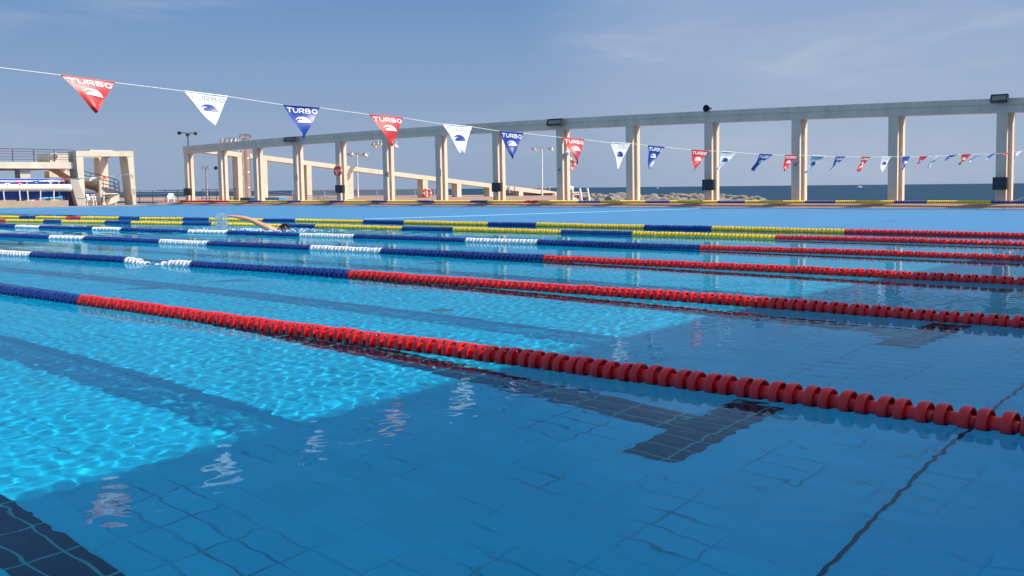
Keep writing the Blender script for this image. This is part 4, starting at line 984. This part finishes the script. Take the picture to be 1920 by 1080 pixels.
# ------------------------------------------------------------------ swimmer
SWY = 11.95
sh = onY(504, 428.5, SWY)
def swimmer():
    base = Vector((sh.x, SWY + .19, 0))
    lf = Vector((-.59, -.81, 0))
    Vt, Ed, Rd = [], [], []
    def v(p, r, par=None):
        Vt.append(Vector(p)); Rd.append(r if isinstance(r, tuple) else (r, r))
        if par is not None: Ed.append((par, len(Vt) - 1))
        return len(Vt) - 1
    pel = v((-.62, 0, -.12), (.15, .11)); wa = v((-.42, 0, -.10), (.13, .10), pel); che = v((-.17, 0, -.075), (.16, .115), wa); nk0 = v((-.01, 0, -.04), (.11, .085), che)
    nk = v((.09, 0, -.02), .06, nk0); h1 = v((.15, -.0, -.015), (.07, .075), nk); h2 = v((.22, -.01, -.005), (.078, .09), h1); h3 = v((.29, -.01, -.01), (.06, .07), h2)
    # arm out of the water
    S0 = Vector((-.0, -.19, sh.z))
    s0 = v(S0, .072, nk0); s1 = v(S0 + lf * .10 + Vector((0, 0, .05)), .058, s0); el = v(S0 + lf * .34 + Vector((0, 0, .175)), .043, s1); f1 = v(S0 + lf * .44 + Vector((0, 0, .20)), .043, el)
    wr = v(S0 + lf * .60 + Vector((0, 0, .232)), .027, f1); pm_ = v(S0 + lf * .67 + Vector((0, 0, .245)), (.040, .018), wr)
    side = Vector((.81, -.59, 0)).normalized()
    for k, (off, ln) in enumerate(((-.030, .075), (-.010, .088), (.010, .083), (.028, .066))):
        st = S0 + lf * .705 + side * off + Vector((0, 0, .250)); a = v(st, .010, pm_); c = v(st + lf * ln * .55 + Vector((0, 0, .004)), .009, a); v(st + lf * ln + Vector((0, 0, -.004)), .007, c)
    st = S0 + lf * .655 + side * -.04 + Vector((0, 0, .238)); a = v(st, .012, wr); v(st + lf * .04 + side * -.03 + Vector((0, 0, -.012)), .009, a)
    # other arm reaching forward under the water
    q0 = v((.02, .18, -.09), .07, nk0); q1 = v((.24, .21, -.2), .045, q0); q2 = v((.46, .18, -.27), .032, q1); v((.60, .17, -.28), (.04, .018), q2)
    for sy in (-1, 1):
        a = v((-.72, sy * .09, -.14), .10, pel); c = v((-1.1, sy * .10, -.22), .062, a); e = v((-1.48, sy * .09, -.2 + sy * .05), .04, c); v((-1.66, sy * .08, -.24 + sy * .05), (.045, .025), e)
    me_ = bpy.data.meshes.new('person'); me_.from_pydata([tuple(p) for p in Vt], Ed, []); me_.materials.append(skin)
    o = bpy.data.objects.new('person', me_); COL.objects.link(o); o.location = base
    sk = o.modifiers.new('skin', 'SKIN'); sk.use_smooth_shade = True
    for i, r_ in enumerate(Rd): me_.skin_vertices[0].data[i].radius = r_
    me_.skin_vertices[0].data[0].use_root = True
    ss = o.modifiers.new('sub', 'SUBSURF'); ss.levels = 2; ss.render_levels = 2
    bpy.context.view_layer.update()
    dg = bpy.context.evaluated_depsgraph_get(); ev = o.evaluated_get(dg); nm = bpy.data.meshes.new_from_object(ev)
    o.modifiers.clear(); o.data = nm
    if not nm.materials: nm.materials.append(skin)
    nm.polygons.foreach_set('use_smooth', [True] * len(nm.polygons))
    tag(o, 'swimmer with wet dark hair doing front crawl, right arm swung out of the water', 'person')
    b = MB(); n = 18; vs = []
    pr = []
    for i in range(9):
        a = R(-10 + 100 * i / 8); pr.append((.097 * math.cos(a), .105 * math.sin(a)))
    for (r_, h_) in pr:
        for j in range(n):
            q = 2 * PI * j / n; k = 1 + .05 * math.sin(j * 5.1) + random.uniform(-.04, .04)
            vs.append(Vector((.215 + h_ * .9 , -.01 + r_ * math.cos(q) * k, .0 + r_ * math.sin(q) * 1.1 * k)))
    b.add(vs, [(i * n + j, i * n + (j + 1) % n, (i + 1) * n + (j + 1) % n, (i + 1) * n + j) for i in range(8) for j in range(n)])
    # wet strands
    for k in range(14):
        q = random.uniform(-.2, PI + .2); st = Vector((.2, -.01 + .1 * math.cos(q), .11 * math.sin(q))); b.tube([st, st + Vector((.06, 0, .012)), st + Vector((.12, -.02 * math.cos(q), -.03))], [.012, .012, .004], 5)
    h = b.build('hair', hairm, None, smooth=True); h.parent = o
    b = MB(); b.tube([(.17, -.01 + .092 * math.cos(q), .0 + .1 * math.sin(q)) for q in np.linspace(0, 6.283, 22)[:-1]], .009, 6, closed=True)
    h = b.build('goggle_strap', redp, None); h.parent = o
    b = MB()
    for k in (-1, 1): b.lathe([(0, .03), (.022, .025), (.026, .0), (.024, -.01)], (.205, -.01 + k * .032, -.10), 'z', 10)
    h = b.build('goggles', dark, None); h.parent = o
    return o
swimmer()
# spray flung up by the hand
dw = bpy.data.materials.new('spray'); dw.use_nodes = True; q = dw.node_tree.nodes['Principled BSDF']; q.inputs['Base Color'].default_value = (.75, .82, .86, 1); q.inputs['Roughness'].default_value = .1; q.inputs['Transmission Weight'].default_value = .75; q.inputs['IOR'].default_value = 1.33
b = MB()
def drop(p, r_):
    n = 6; b.lathe([(0, -r_), (r_ * .8, -r_ * .5), (r_, 0), (r_ * .7, r_ * .6), (0, r_ * 1.3)], p, 'z', n)
for k in range(900):
    t_ = random.random() ** .8; v_ = 436 - t_ * 36; u_ = 414 + random.gauss(0, 3.5 + 5 * (1 - t_)); p = onY(u_, v_, 11.4 + random.gauss(0, .12))
    if p.z > .0: drop(p, random.uniform(.004, .012) * (1.2 - .5 * t_))
for k in range(260):
    p = onY(random.uniform(405, 535), random.uniform(428, 436), 11.75 + random.gauss(0, .2))
    if p.z > 0: drop(p, random.uniform(.003, .008))
tag(b.build('spray', dw, smooth=True), 'spray of water drops thrown up behind the swimmer\'s hand', 'spray', kind='stuff')

b = MB()
fm_ = bpy.data.materials.new('foam'); fm_.use_nodes = True; q = fm_.node_tree.nodes['Principled BSDF']; q.inputs['Base Color'].default_value = (.82, .86, .88, 1); q.inputs['Roughness'].default_value = .6
for k in range(420):
    a_ = random.gauss(0, 1); x_ = sh.x + random.gauss(-.25, .75); y_ = SWY + random.gauss(.05, .28); r_ = random.uniform(.004, .016)
    b.lathe([(0, r_ * .35), (r_ * .8, r_ * .2), (r_, -.004)], (x_, y_, .010), 'z', 6)
tag(b.build('foam', fm_), 'white foam on the water round the swimmer', 'foam', kind='stuff')

# ------------------------------------------------------------------ grandstand beyond the right end: throws the shade over the near water
GX = -3.10 + 7.0 / math.tan(EL) * math.cos(AL)
root = thing('grandstand', (GX, 10, .1), 'pale concrete grandstand with stepped seats beside the near end of the pool', 'grandstand')
b = MB(); b.box((GX, -40, .1), (GX + .3, 60, 7.0)); b.box((GX + .3, -40, 6.6), (GX + 6, 60, 6.95)); b.build('wall', cream, root)
b = MB()
for k in range(4): b.box((GX - 1.9 + k * .45, -40, .1 + k * .4), (GX - .003, 60, .1 + (k + 1) * .4 - .003))
b.build('seating', greyc, root)
